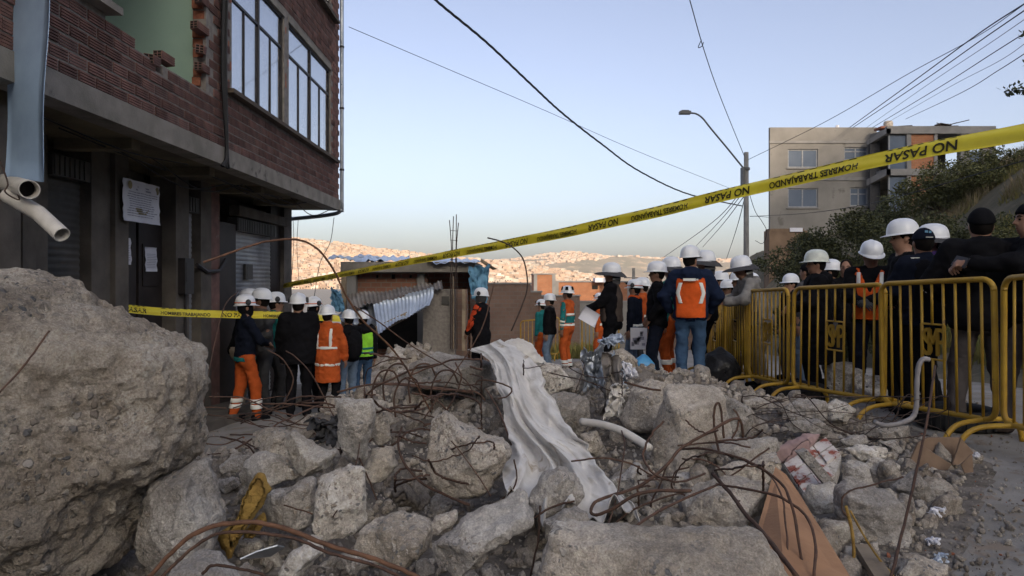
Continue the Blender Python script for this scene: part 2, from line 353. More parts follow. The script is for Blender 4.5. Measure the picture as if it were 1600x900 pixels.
def glass(name, tint, refl):
    m, n, l, b = nodes(name); n.remove(b); out = n['Material Output']; tr = n.new('ShaderNodeBsdfTransparent'); tr.inputs[0].default_value = (*tint, 1); gl = n.new('ShaderNodeBsdfGlossy'); gl.inputs['Roughness'].default_value = .04
    lw = n.new('ShaderNodeLayerWeight'); lw.inputs[0].default_value = .5; fp = n.new('ShaderNodeMath'); fp.operation = 'POWER'; l.new(lw.outputs['Facing'], fp.inputs[0]); fp.inputs[1].default_value = 3; fr = n.new('ShaderNodeMath'); fr.operation = 'MULTIPLY_ADD'; l.new(fp.outputs[0], fr.inputs[0]); fr.inputs[1].default_value = 1-refl; fr.inputs[2].default_value = refl; mx = n.new('ShaderNodeMixShader'); l.new(fr.outputs[0], mx.inputs[0]); l.new(tr.outputs[0], mx.inputs[1]); l.new(gl.outputs[0], mx.inputs[2]); l.new(mx.outputs[0], out.inputs[0])
glass('glass', (.95, .97, 1), .3)
pm('glass_far', (.10, .13, .18), (.14, .17, .22), .5, .12, spec=.8)
pm('house_a', (.47, .34, .25), (.38, .26, .19), .1, .9, rnd=.35)
pm('house_b', (.58, .50, .42), (.47, .40, .33), .1, .9, rnd=.3)
pm('hill', (.34, .27, .20), (.23, .19, .13), .012, .95, spots=((.32, .23, .15), .02, .55))
pm('hill_far', (.30, .235, .17), (.18, .16, .11), .006, .95, spots=((.42, .31, .21), .02, .55))

def haze_mat(d):
    m, n, l, b = nodes('haze'); n.remove(b); v = n.new('ShaderNodeVolumePrincipled'); v.inputs['Color'].default_value = (.95, .95, .97, 1); v.inputs['Density'].default_value = d; l.new(v.outputs[0], n['Material Output'].inputs['Volume'])
haze_mat(.00009)
# ================================================================== THE SETTING
def axis(segs):
    out = [segs[0][0]]
    for a, b, n in segs: out += list(np.linspace(a, b, n+1)[1:])
    return np.array(out)
gx = axis([(-4300, -400, 8), (-400, -40, 10), (-40, -8, 16), (-8, 6, 70), (6, 40, 68), (40, 400, 12), (400, 4300, 8)])
gy = axis([(-3000, -60, 8), (-60, 0, 12), (0, 10, 60), (10, 50, 60), (50, 300, 20), (300, 4300, 10)])
GX, GY = np.meshgrid(gx, gy, indexing='ij')
near = sm(14, 6, np.hypot(GX, GY-5))
Pn = np.stack([GX.ravel(), GY.ravel(), 0*GX.ravel()], 1)
GZ = gz(GX, GY)+.012*near*fbm(Pn*2.2, 3).reshape(GX.shape)-np.where(bank(GX, GY) > .3, .6, 0)
GZ = np.where(GX < -5, GZ-.0, GZ)
v = np.stack([GX, GY, GZ], -1).reshape(-1, 3)
tag(put('ground', mesh('ground', v, grid_faces(*GX.shape), ['street'], smooth=True)), 'dusty grey street surface falling away between the buildings', kind='structure')
# planted bank on the right
bx = np.linspace(4.2, 60, 120); by = np.linspace(2, 75, 130); BX, BY = np.meshgrid(bx, by, indexing='ij')
Pb = np.stack([BX.ravel(), BY.ravel(), 0*BX.ravel()], 1); bk = bank(BX, BY)
BZ = gz(BX, BY)+bk+(.25*fbm(Pb*.5, 4, 5)+.08*fbm(Pb*2.5, 3, 9)).reshape(BX.shape)*sm(0, 1.2, bk)-.03*(bk <= .05)
tag(put('hillside_bank', mesh('hillside_bank', np.stack([BX, BY, BZ], -1).reshape(-1, 3), grid_faces(*BX.shape), ['bank_soil'], smooth=True)), 'steep earth bank rising behind the crowd', kind='structure')
# pavement in front of the shops
mb = MB()
ys = np.linspace(2.5, 15.2, 24)
for a, b in zip(ys[:-1], ys[1:]):
    za, zb = G(-3.9, a)+.13, G(-3.9, b)+.13
    e = .004
    mb.add([(-5.2,a,za-.4),(-3.75,a,za-.4),(-3.75,b-e,zb-.4),(-5.2,b-e,zb-.4),(-5.2,a,za),(-3.75,a,za),(-3.75,b-e,zb),(-5.2,b-e,zb)], [(0,3,2,1),(4,5,6,7),(0,1,5,4),(1,2,6,5),(2,3,7,6),(3,0,4,7)])
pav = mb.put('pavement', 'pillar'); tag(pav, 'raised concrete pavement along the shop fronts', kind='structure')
# unseen ridge added behind the camera, its profile shaped to shade the street
rx = np.linspace(-900, 900, 226); ry = np.array([-620., -480, -400, -375, -330]); RX, RY = np.meshgrid(rx, ry, indexing='ij')
prof = np.interp(rx, [-900, -200, 60, 100, 120, 137, 143, 148, 152, 160, 176, 240, 400, 900], [110, 125, 148, 160, 167, 171.5, 173, 174, 176.8, 181.3, 188, 196, 205, 205])
shape = np.interp(ry, [-620, -480, -400, -375, -330], [.3, .8, 1.0, .9, 0.0])
RZ = -1+(prof[:, None]+1)*shape[None, :]
tag(put('shade_ridge', mesh('shade_ridge', np.stack([RX, RY, RZ], -1).reshape(-1, 3), grid_faces(*RX.shape), ['dirt'], smooth=True)), 'unseen earth ridge added behind the street to keep it in shade', kind='structure')
# far hillsides covered in houses
def ridge1(px): return np.interp(px, [300, 455, 520, 590, 640, 700, 760, 830, 900, 980], [366, 374, 379, 387, 392, 401, 409, 417, 428, 440])
def ridge2(px): return np.interp(px, [560, 700, 760, 800, 840, 890, 950, 1010, 1080, 1160, 1300, 1500], [432, 416, 409, 404, 401, 397, 402, 405, 406, 408, 412, 420])
def hillmesh(name, ridge, p0, p1, Y0, Y1, base, mat, label, amp):
    pxs = np.linspace(p0, p1, 150); t = np.linspace(0, 1, 40); PX, T = np.meshgrid(pxs, t, indexing='ij')
    Yd = Y0+(Y1-Y0)*T; PY = base+(ridge(PX)-base)*(1-(1-T)**1.5)
    P = np.stack([(PX-800)/F*Yd, Yd, -(PY-HY)/F*Yd], -1); Q = P.reshape(-1, 3)
    P[..., 2] += (amp*fbm(Q*np.array([.004, .004, 0]), 4, 3)+.25*amp*fbm(Q*np.array([.03, .03, 0]), 3, 8)).reshape(T.shape)*np.clip(T*4, 0, 1)
    back = P[:, -1:, :].copy(); back[..., 1] += 400; back[..., 2] -= 160
    P = np.concatenate([P, back], 1)
    tag(put(name, mesh(name, P.reshape(-1, 3), grid_faces(*P.shape[:2]), [mat], smooth=True)), label, kind='structure')
    return P
H1 = hillmesh('hill', ridge1, 250, 1000, 700, 1500, 478, 'hill', 'sunlit hillside built over with brick houses', 6)
H2 = hillmesh('hill', ridge2, 560, 1700, 1900, 3200, 462, 'hill_far', 'broad far mountain slope with houses along its crest', 14)
def house_mesh(name, mat):
    mb = MB(); mb.box((-.5, -.5, -.6), (.5, .5, .62)); mb.box((-.54, -.54, .62), (.54, .54, .68)); mb.box((-.2, -.1, .68), (.3, .4, .95))
    for x in (-.3, .0, .3):
        for z in (-.2, .25): mb.box((x-.08, -.52, z), (x+.08, -.45, z+.2))
    me = mesh(name, mb.v, mb.f, [mat, 'painted_dark']); 
    for p in me.polygons[18:]: p.material_index = 1
    return me
HM = [house_mesh('hillside_house', 'house_a'), house_mesh('hillside_house', 'house_b')]
def spot(Hm, i, j, fi, fj): return Hm[i, j]*(1-fi)*(1-fj)+Hm[i+1, j]*fi*(1-fj)+Hm[i, j+1]*(1-fi)*fj+Hm[i+1, j+1]*fi*fj
rest = {'house_a': MB(), 'house_b': MB()}; n1 = 0
cells = []
for k in range(2600):
    i = int(40+100*random.random()**1.5); j = random.randint(6, 38)
    if j == 38 and random.random() < .6: continue
    cells.append((spot(H1, i, j, random.random(), random.random()), random.uniform(7, 13), random.uniform(5, 10), True))
for k in range(4200):
    i = random.randint(20, 90); j = int(39*random.random()**.6); px = 560+i/149*1140
    nz = float(vnoise(np.array([[px*.012, j*.12, 3]]))[0])
    band = j > 33 or (px < 905 and nz > -.35) or nz > .2
    if not band: continue
    cells.append((spot(H2, i, min(j, 38), random.random(), random.random()), random.uniform(9, 19), random.uniform(7, 13), False))
cells = [c for c in cells if 440 < 800+F*c[0][0]/c[0][1] < 1215]
cells.sort(key=lambda c: -(c[1]*c[2])/c[0][1]**2)
for k, (p, w, h, a) in enumerate(cells):
    rz = random.uniform(-.5, .5)
    if k < 300:
        o = put('hillside_house', HM[k % 3 == 0], None, p, (0, 0, rz)); o.scale = (w, w*random.uniform(.7, 1), h)
        tag(o, 'tiny sunlit brick house packed among others on the far hillside', 'house', 'houses on the far hillside')
    else:
        c, s = math.cos(rz)*w/2, math.sin(rz)*w/2; b = rest['house_b' if random.random() < .35 else 'house_a']
        q = [(-c+s, -s-c), (c+s, s-c), (c-s, s+c), (-c-s, -s+c)]
        b.add([(p[0]+x, p[1]+y, p[2]-h*.6) for x, y in q]+[(p[0]+x, p[1]+y, p[2]+h*.6) for x, y in q], [(4,5,6,7),(0,1,5,4),(1,2,6,5),(2,3,7,6),(3,0,4,7)])
for k, b in rest.items(): tag(place('distant_houses', b.v, b.f, [k]), 'dense mass of tiny houses covering the far hills', 'houses', kind='stuff')
# ================================================================== BRICK BUILDING ON THE LEFT
FX, GXW = -3.65, -4.7                     # outer brick face, recessed shop front
Y0, Y1 = 3.6, 14.4
bld = empty('brick_building', (-6, 9, G(-5, 9)), 'damaged red hollow-brick building overhanging dark shuttered shops', 'building')
def rects(y0, y1, z0, z1, holes):
    ycut = sorted({y0, y1, *[max(y0, min(y1, c)) for h in holes for c in h[:2]]}); zcut = sorted({z0, z1, *[max(z0, min(z1, c)) for h in holes for c in h[2:]]})
    for a, b in zip(ycut[:-1], ycut[1:]):
        for c, d in zip(zcut[:-1], zcut[1:]):
            m = ((a+b)/2, (c+d)/2)
            if not any(h[0] < m[0] < h[1] and h[2] < m[1] < h[3] for h in holes): yield a, b, c, d
win = [(8.92, 10.97, 2.46, 4.2), (11.2, 13.78, 2.46, 4.2), (11.2, 13.78, 5.32, 7.1), (8.92, 10.97, 5.32, 7.1)]
gap = (6.15, 8.17, 2.0, 4.4)              # the wall that fell out of the green room
lefth = (4.2, 5.95, 2.46, 4.3)
step = [(6.15, 6.5, 2.30), (6.5, 6.9, 2.26), (6.9, 7.16, 2.16), (7.16, 7.5, 2.26), (7.5, 8.17, 2.26)]
mb = MB()
ZT = 7.6
for a, b, c, d in rects(Y0, Y1, 1.66, ZT, win+[gap, lefth]): mb.box((FX-.17, a, c), (FX-.012, b, d))
for a, b, z in step: mb.box((FX-.17, a, 2.0), (FX-.012, b, z-.03))
for y in (Y0, Y1-.15): mb.box((-9.5, y+.001, 1.66), (FX-.17, y+.149, ZT))
mb.put('wall', 'mortar', bld)
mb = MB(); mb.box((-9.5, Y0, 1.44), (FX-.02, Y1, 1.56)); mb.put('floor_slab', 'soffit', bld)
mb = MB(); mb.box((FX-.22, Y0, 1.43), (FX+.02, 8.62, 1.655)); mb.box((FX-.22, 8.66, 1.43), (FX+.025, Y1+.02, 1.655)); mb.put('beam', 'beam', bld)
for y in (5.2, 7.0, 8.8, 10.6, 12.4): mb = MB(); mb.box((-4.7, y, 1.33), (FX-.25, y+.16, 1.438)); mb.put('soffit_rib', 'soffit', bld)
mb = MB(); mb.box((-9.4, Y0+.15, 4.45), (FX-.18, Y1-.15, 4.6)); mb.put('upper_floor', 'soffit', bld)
# bricks
BH, BLn = .112, .248
def brick_mesh(hollow):
    mb = MB(); L, H, D = .228, .098, .1; n = 4
    prof = [(0, -H/2)]
    for k in range(n):
        z0 = -H/2+H*k/n; prof += [(D, z0+.004), (D, z0+H/n-.006)]
        if k < n-1: prof += [(D-.016, z0+H/n-.002)]
    prof += [(0, H/2)]
    a = [(x, -L/2, z) for x, z in prof]; b = [(x, L/2, z) for x, z in prof]; m = len(prof)
    mb.add(a+b, [tuple(range(m)), tuple(range(2*m-1, m-1, -1))]+[(i, m+i, m+(i+1) % m, (i+1) % m) for i in range(m)])
    if hollow:
        for yy in (-L/2-.003,):
            for i in range(2):
                for j in range(3):
                    x0 = .008+i*.045; z0 = -H/2+.008+j*.03; mb.box((x0, yy, z0), (x0+.034, yy+.0055, z0+.022))
    me = mesh('brick', mb.v, mb.f, ['brick', 'painted_dark'])
    if hollow:
        for p in me.polygons[m+2:]: p.material_index = 1
    return me
BM0, BM1 = brick_mesh(False), brick_mesh(True)
bl = []
z = 1.66+.058; r_ = 0
while z < ZT:
    y = Y0+.05+(r_ % 2)*.124+random.uniform(-.01, .01)
    while y < Y1-.02:
        a, b = y-.116, y+.116; c, d = z-.05, z+.05; ok = True; hol = False
        for h in win+[lefth]:
            if b > h[0]-.015 and a < h[1]+.015 and d > h[2]-.03 and c < h[3]+.06: ok = False
        if b > gap[0] and a < gap[1] and c < gap[3] and d > 2.0:
            lim = [s for s in step if s[0] <= y < s[1]]
            lim = lim[0][2] if lim else (2.26 if y > 7 else 2.34)
            if d > lim+.03: ok = False
            if ok and y > gap[1]-.1: hol = True
        if ok and gap[1] <= y < gap[1]+.2 and 2.2 < z < gap[3]:
            hol = True
            if random.random() < .35: ok = False
        if random.random() < .018 and z < 2.4: hol = True
        if ok: bl.append((y, z, hol))
        y += BLn
    z += BH; r_ += 1
def bsize(b): 
    s = F*abs(FX)/b[0]**2*.232*F/b[0]*.1; py = HY-F*b[1]/b[0]
    return s if (-5 < py and 60 < 800+FX*F/b[0]) else s*1e-4
bl.sort(key=lambda b: -bsize(b))
rb = MB()
for k, (y, z, hol) in enumerate(bl):
    dx = random.uniform(-.006, .006)
    if k < 300:
        o = put('brick', BM1 if hol else BM0, bld); o.location = Vector((FX-.1+dx, y, z))-bld.location; o.rotation_euler = (random.uniform(-.012, .012), random.uniform(-.03, .03), 0)
    else:
        if bsize((y, z)) < 1e-2 and z > 5: 
            rb.box((FX-.1, y-.116, z-.05), (FX+dx, y+.116, z+.05)); continue
        for q in range(4): rb.box((FX-.1, y-.116, z-.05+q*.025+.001), (FX+dx, y+.116, z-.05+q*.025+.021))
tag(rb.put('bricks', 'brick', bld), kind='stuff')
# loose broken bricks along the torn edges of the opening
for (y, z, ry) in ((7.0, 2.24, .2), (7.25, 2.33, -.1), (8.1, 2.72, .3), (8.08, 2.95, -.15), (8.12, 3.3, .1), (8.13, 2.5, .05), (6.1, 2.58, .1), (6.02, 2.7, -.1), (8.14, 3.6, 0)):
    o = put('brick', BM1, bld); o.location = Vector((FX-.09, y, z))-bld.location; o.rotation_euler = (ry*.6, ry*.3, ry)
# corner pier bricks facing the camera: reveal of the green room
for k in range(18):
    zz = 2.3+k*.115
    if k % 4 == 2: continue
    mb = MB(); mb.box((FX-.165, 8.168-random.uniform(0, .05), zz), (FX-.02-random.uniform(0, .06), 8.26, zz+.1)); mb.put('broken_brick', 'brick_raw', bld)
# green room
mb = MB(); mb.box((-9.0, 8.30, 1.57), (FX-.175, 8.42, 4.44)); mb.box((-9.3, 5.0, 1.57), (-9.0, 8.42, 4.44)); mb.put('room_wall', 'green_wall', bld)
# windows
def lwindow(y0, y1, z0, z1):
    w = empty('window', (FX, (y0+y1)/2, z0)); w.parent = bld; w.location = Vector((FX, (y0+y1)/2, z0))-bld.location
    mb = MB(); t = .035; x0, x1 = FX-.085, FX-.04
    for a in (y0, y1-t): mb.box((x0, a, z0), (x1, a+t, z1))
    for a in (z0, z1-t, z0+(z1-z0)*.70): mb.box((x0+.002, y0+t, a), (x1-.002, y1-t, a+t))
    ym = (y0+y1)/2
    mb.box((x0+.004, ym-t*.7, z0+t), (x1+.006, ym+t*.7, z1-t))
    for q in (.25, .75): mb.box((x0+.006, y0+(y1-y0)*q-.012, z0+t), (x1-.006, y0+(y1-y0)*q+.012, z0+(z1-z0)*.7))
    mb.put('frame', 'frame_dark', w)
    xs = FX-.065
    for a, b, c, d in ((y0+t, y0+(y1-y0)*.25-.013, z0+t, z0+(z1-z0)*.7), (y0+(y1-y0)*.25+.013, ym-.026, z0+t, z0+(z1-z0)*.7), (ym+.026, y0+(y1-y0)*.75-.013, z0+t, z0+(z1-z0)*.7), (y0+(y1-y0)*.75+.013, y1-t, z0+t, z0+(z1-z0)*.7), (y0+t, ym-.026, z0+(z1-z0)*.7+t, z1-t), (ym+.026, y1-t, z0+(z1-z0)*.7+t, z1-t)):
        m2 = MB(); m2.box((xs-.003, a, c), (xs+.003, b, d), rot=(0, random.uniform(-.004, .004), random.uniform(-.004, .004))); m2.put('pane', 'glass', w)
    u = np.linspace(y0, y1, 60); vz = np.linspace(z0+.02, z1, 5); U, V = np.meshgrid(u, vz, indexing='ij')
    X = FX-.155+.02*np.sin(U*31+.6*np.sin(U*7))+.012*np.sin(U*71)
    sv, sf = sheet(np.stack([X, U, V], -1), .004); place('curtain', sv, sf, ['curtain'], w, True)
    m2 = MB(); m2.box((FX-.4, y0-.03, z1+.002), (FX-.0, y1+.03, z1+.09)); m2.put('lintel', 'beam', w)
for h in win: lwindow(*h)
mb = MB(); mb.box((FX-.16, 8.72, 2.375), (FX+.10, 14.1, 2.432)); mb.put('sill', 'sill', bld)
mb = MB(); mb.box((FX-.16, 8.72, 5.235), (FX+.11, 14.05, 5.295)); mb.put('sill', 'sill', bld)
mb = MB(); mb.box((FX-.16, 4.0, 2.385), (FX+.12, 6.2, 2.45)); mb.put('sill', 'beam', bld)
mb = MB()
for y in (8.80, 8.86, 11.03, 11.085, 11.14, 13.82, 13.88):
    for k in range(14): mb.box((FX-.12, y, 2.46+k*.125), (FX-.02+random.uniform(-.02, .012), y+.045, 2.46+k*.125+.11))
mb.put('window_jamb', 'brick_raw', bld)
# ground floor: piers, shutters, door
zt = 1.44
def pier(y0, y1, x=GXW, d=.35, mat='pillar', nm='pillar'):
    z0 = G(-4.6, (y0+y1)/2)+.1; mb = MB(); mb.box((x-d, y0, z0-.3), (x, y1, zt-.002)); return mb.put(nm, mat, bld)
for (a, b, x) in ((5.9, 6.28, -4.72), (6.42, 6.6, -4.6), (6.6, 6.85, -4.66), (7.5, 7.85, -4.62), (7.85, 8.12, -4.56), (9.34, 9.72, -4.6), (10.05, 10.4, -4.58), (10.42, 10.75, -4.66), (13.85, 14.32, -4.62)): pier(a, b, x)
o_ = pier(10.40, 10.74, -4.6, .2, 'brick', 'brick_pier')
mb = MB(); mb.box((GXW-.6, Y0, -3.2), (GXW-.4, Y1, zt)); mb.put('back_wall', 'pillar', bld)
mb = MB(); mb.box((-9.5, Y1-.2, -3.2), (GXW-.02, Y1-.001, zt)); mb.put('end_wall', 'mortar', bld)
def shutter(y0, y1, x, top, mat):
    z0 = G(-4.6, (y0+y1)/2)+.15; n = int((top-z0)/.075); zz = np.linspace(z0, top, n*4); U, V = np.meshgrid(np.array([y0, y1]), zz, indexing='ij')
    X = x+.013*np.abs(np.sin(np.pi*V/.075))**.6
    sv, sf = sheet(np.stack([X, U, V], -1), .003); s = place('shutter', sv, sf, [mat], bld, False)
    m2 = MB(); m2.box((x-.05, y0-.02, top), (x+.12, y1+.02, top+.22)); 
    for k in range(int((y1-y0)/.08)): m2.box((x+.12, y0+k*.08, top+.01), (x+.135, y0+k*.08+.04, top+.21))
    m2.put('housing', 'shutter_dark', s); return s
shutter(6.9, 7.48, -4.75, 1.05, 'shutter_dark'); shutter(5.0, 5.88, -4.75, 1.05, 'shutter_dark'); shutter(6.28, 6.42, -4.75, 1.2, 'shutter_dark')
shutter(9.74, 10.03, -4.72, .95, 'shutter'); s_ = shutter(11.45, 13.3, -4.72, .80, 'shutter')
m2 = MB(); m2.box((-4.70, 11.95, -.02), (-4.66, 12.28, .25)); m2.box((-4.665, 12.0, .03), (-4.655, 12.23, .2)); m2.put('lock_plate', 'shutter_dark', s_)
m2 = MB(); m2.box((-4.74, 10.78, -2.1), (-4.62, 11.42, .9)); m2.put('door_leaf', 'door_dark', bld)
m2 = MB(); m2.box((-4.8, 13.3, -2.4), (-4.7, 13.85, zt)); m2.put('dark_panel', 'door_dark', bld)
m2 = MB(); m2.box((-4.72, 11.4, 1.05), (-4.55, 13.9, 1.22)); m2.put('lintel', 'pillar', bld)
dr = empty('door', (0, 0, 0)); dr.parent = bld; dr.location = Vector((-4.78, 8.73, G(-4.6, 8.7)))-bld.location
for a, b in ((8.14, 8.68), (8.74, 9.32)):
    m2 = MB(); z0 = G(-4.6, 8.7)+.12
    m2.box((-4.83, a, z0), (-4.78, b, .78))
    for zz in (z0+.15, z0+.95, -.1): m2.box((-4.78, a+.08, zz), (-4.765, b-.08, zz+.55))
    m2.put('leaf', 'door_dark', dr)
    m3 = MB()
    for q in range(6): m3.box((-4.764, a+.12+q*.06, z0+.2), (-4.75, a+.14+q*.06, z0+.75))
    m3.put('grille', 'shutter_dark', dr)
m2 = MB(); m2.lathe([(.028, -.01), (.028, .01)], 10); m2.v = [(-4.755+z, 8.78+x, -.75+y) for x, y, z in m2.v]; m2.put('handle', 'galvanised', dr)
# electric meter boxes, wall cables, downpipe
m2 = MB(); m2.box((-4.6, 9.4, -.22), (-4.5, 9.66, .28)); m2.box((-4.5, 9.43, -.05), (-4.495, 9.63, .22)); mt = m2.put('meter_box', 'frame_dark', bld)
m2 = MB(); m2.tube([(-4.56, 9.53, -.22), (-4.56, 9.53, -1.0)], .018); m2.put('conduit', 'frame_dark', bld)
m2 = MB(); m2.tube([(-4.57, 10.9, .3), (-4.55, 10.6, .12), (-4.56, 10.2, .1), (-4.57, 9.9, .2)], .03); m2.put('conduit', 'frame_dark', bld)
mb = MB()
for k in range(7):
    dx = random.uniform(0, .05); y = 8.58+random.uniform(-.1, .12)
    mb.tube(spline([(FX+.03+dx, y+random.uniform(-.03, .03), 5.5), (FX+.05+dx, y, 4.0), (FX+.03+dx, y+random.uniform(-.05, .05), 2.6), (FX+.06, 8.6, 1.62), (FX+.04, 8.6+random.uniform(-.1, .1), 1.40)], 5), random.choice((.012, .02, .025)), 5)
mb.put('cable_bundle', 'black', bld)
for k in range(9):
    ya = 5.6+k*.8; mb = MB(); yb = min(ya+random.uniform(2, 4), 13.8); xx = random.uniform(-4.5, -3.8); za = 1.41
    mb.tube(spline([(xx, ya, za), (xx+.1, (ya+yb)/2, za-random.uniform(.06, .26)), (xx+random.uniform(-.3, .3), yb, za)], 8), .009, 4); mb.put('hanging_cable', 'black', bld)
mb = MB(); mb.tube(spline([(FX+.045, Y1+.06, 7.6), (FX+.045, Y1+.06, 4), (FX+.045, Y1+.06, 1.62), (FX+.04, Y1+.06, 1.48), (FX-.02, Y1+.06, 1.40), (FX-.15, Y1+.06, 1.36), (FX-.5, Y1+.06, 1.31), (-4.68, Y1+.06, 1.26)], 4), .042, 8); mb.put('downpipe', 'galvanised', bld, True)
for z in (2.3, 3.6, 4.9):
    mb = MB(); mb.lathe([(.052, -.02), (.052, .02)], 8, (FX+.045, Y1+.06, z)); mb.put('bracket', 'frame_dark', bld)
# printed notices on the door bay
def notice(name, y0, y1, z0, z1, x, lines, label, parentless=True, head=False):
    u = np.linspace(y0, y1, 14); v_ = np.linspace(z0, z1, 12); U, V = np.meshgrid(u, v_, indexing='ij'); s = (V-z0)/(z1-z0)
    X = x+.010*np.sin(U*23+V*5)+.006*np.sin(V*31)*(1-abs(s-.5)); Uj = U+.008*np.sin(V*60)*np.where((U <= y0) | (U >= y1), 1, 0)
    sv, sf = sheet(np.stack([X, Uj, V], -1), .002); o = place(name, sv, sf, ['paper'], None, True); tag(o, label, 'notice')
    m2 = MB(); w = y1-y0; h = z1-z0
    xo = lambda y, z: x+.010*math.sin(y*23+z*5)+.006*math.sin(z*31)*(1-abs((z-z0)/h-.5))+.004
    for k in range(lines):
        zz = z1-h*(.30+.62*k/lines); a = y0+w*random.uniform(.08, .14); b = y1-w*random.uniform(.08, .25); n = 10
        for q in range(n):
            ya, yb = a+(b-a)*q/n, a+(b-a)*(q+.88)/n
            m2.add([(xo(ya, zz), ya, zz), (xo(yb, zz), yb, zz), (xo(yb, zz+h*.02), yb, zz+h*.02), (xo(ya, zz+h*.02), ya, zz+h*.02)], [(0, 1, 2, 3)])
    m2.put('print_lines', 'paper_print', o)
    if head:
        for c, wd in ((.5, .34), (.42, .5)):
            pass
        m3 = MB()
        for zz, a, b, t in ((.84, .36, .68, .03), (.77, .32, .72, .035), (.70, .4, .62, .02)):
            ya, yb, z_ = y0+w*a, y0+w*b, z0+h*zz; m3.add([(xo(ya, z_)+.001, ya, z_), (xo(yb, z_)+.001, yb, z_), (xo(yb, z_)+.001, yb, z_+h*t), (xo(ya, z_)+.001, ya, z_+h*t)], [(0, 1, 2, 3)])
        m3.put('heading', 'paper_print', o)
        for cy in (.13, .9):
            m3 = MB(); c = (y0+w*cy, z0+h*.86); pts = [(xo(*c)+.003, c[0]+.045*math.cos(t), c[1]+.05*math.sin(t)) for t in np.linspace(0, 6.28, 13)[:-1]]; m3.add(pts, [tuple(range(12))]); m3.put('crest', 'print_gold', o)
        m3 = MB()
        for zz, a, b in ((.30, .3, .66), (.25, .34, .62), (.2, .4, .58)):
            ya, yb, z_ = y0+w*a, y0+w*b, z0+h*zz; m3.add([(xo(ya, z_)+.003, ya, z_), (xo(yb, z_)+.003, yb, z_), (xo(yb, z_)+.003, yb, z_+h*.04), (xo(ya, z_)+.003, ya, z_+h*.04)], [(0, 1, 2, 3)])
        m3.put('stamp', 'print_gold', o)
    return o
Yn = lambda px, x: -x*F/(800-px)
notice('printed_banner', Yn(193, -4.5), Yn(250, -4.5), .675, 1.17, -4.5, 11, 'large white printed notice with crests hung above the dark door', head=True)
notice('paper_notice', Yn(190, -4.75), Yn(204, -4.75), .17, .50, -4.75, 7, 'narrow white paper taped to the near door leaf')
notice('paper_notice', Yn(228, -4.75), Yn(246, -4.75), .09, .41, -4.75, 9, 'white paper sheet taped to the far door leaf')
# sheet-metal panel, post and white pipes at the near end
P = lambda px, py, Y: W(px, py, Y)
mb = MB(); mb.box((-4.7, 5.2, -1.6), (-3.90, 5.42, 2.4)); o = mb.put('concrete_post', 'pillar'); tag(o, 'grey concrete post at the extreme edge behind the metal panel', 'post')
u = np.linspace(0, 1, 8); V, U = np.meshgrid(np.linspace(0, 1, 14), u, indexing='ij')
a, b = W(8, 276, 5.05), W(66, 284, 4.8); c, d = W(20, -130, 5.05), W(80, -130, 4.8)
Pm = ((1-U)*(1-V))[..., None]*np.array(a)+(U*(1-V))[..., None]*np.array(b)+((1-U)*V)[..., None]*np.array(c)+(U*V)[..., None]*np.array(d)
Pm[..., 1] += .015*np.sin(V*9+U*2); sv, sf = sheet(Pm, .006); o = place('metal_sheet', sv, sf, ['metal_sheet'], None, True); tag(o, 'tall pale blue sheet-metal panel hanging above the white pipes', 'panel')
def pipe(pts, r, label, mat='pvc'):
    d = (Vector(pts[-1])-Vector(pts[-2])).normalized(); m = MB(); m.tube(list(pts), r, 16, False)
    m.tube(list(reversed(pts)), r*.9, 16, False)
    e = len(m.v); 
    o = place('drain_pipe', m.v, m.f, [mat], None, True); tag(o, label, 'pipe')
    ring = MB(); n = 16; T = d; N = T.orthogonal().normalized(); B = T.cross(N)
    A = [pts[-1]+(N*math.cos(2*math.pi*k/n)+B*math.sin(2*math.pi*k/n))*rr for rr in (r, r*.9) for k in range(n)]
    ring.add(A, [(k, (k+1) % n, n+(k+1) % n, n+k) for k in range(n)]); ring.put('pipe_rim', mat, o)
    inn = MB(); inn.add([pts[-1]-d*.12+(N*math.cos(2*math.pi*k/n)+B*math.sin(2*math.pi*k/n))*r*.89 for k in range(n)], [tuple(range(n))]); inn.put('pipe_shade', 'painted_dark', o)  # black disc painted for the shade down the pipe
pipe([W(-40, 272, 5.9), W(10, 286, 5.2), W(46, 296, 4.75)], .066, 'short white plastic pipe with open end below the metal panel')
pipe([W(12, 305, 4.95), W(60, 333, 4.85), W(97, 367, 4.75)], .055, 'white plastic pipe slanting down beneath another pipe')
mb = MB(); mb.tube(spline([W(-5, 240, 4.9), W(12, 285, 4.8), W(8, 300, 4.75), W(30, 312, 4.78), W(22, 290, 4.8)], 6), .006, 5); tag(mb.put('binding_wire', 'wire_dark'), 'rusty wire wound round the two white pipes', 'wire')
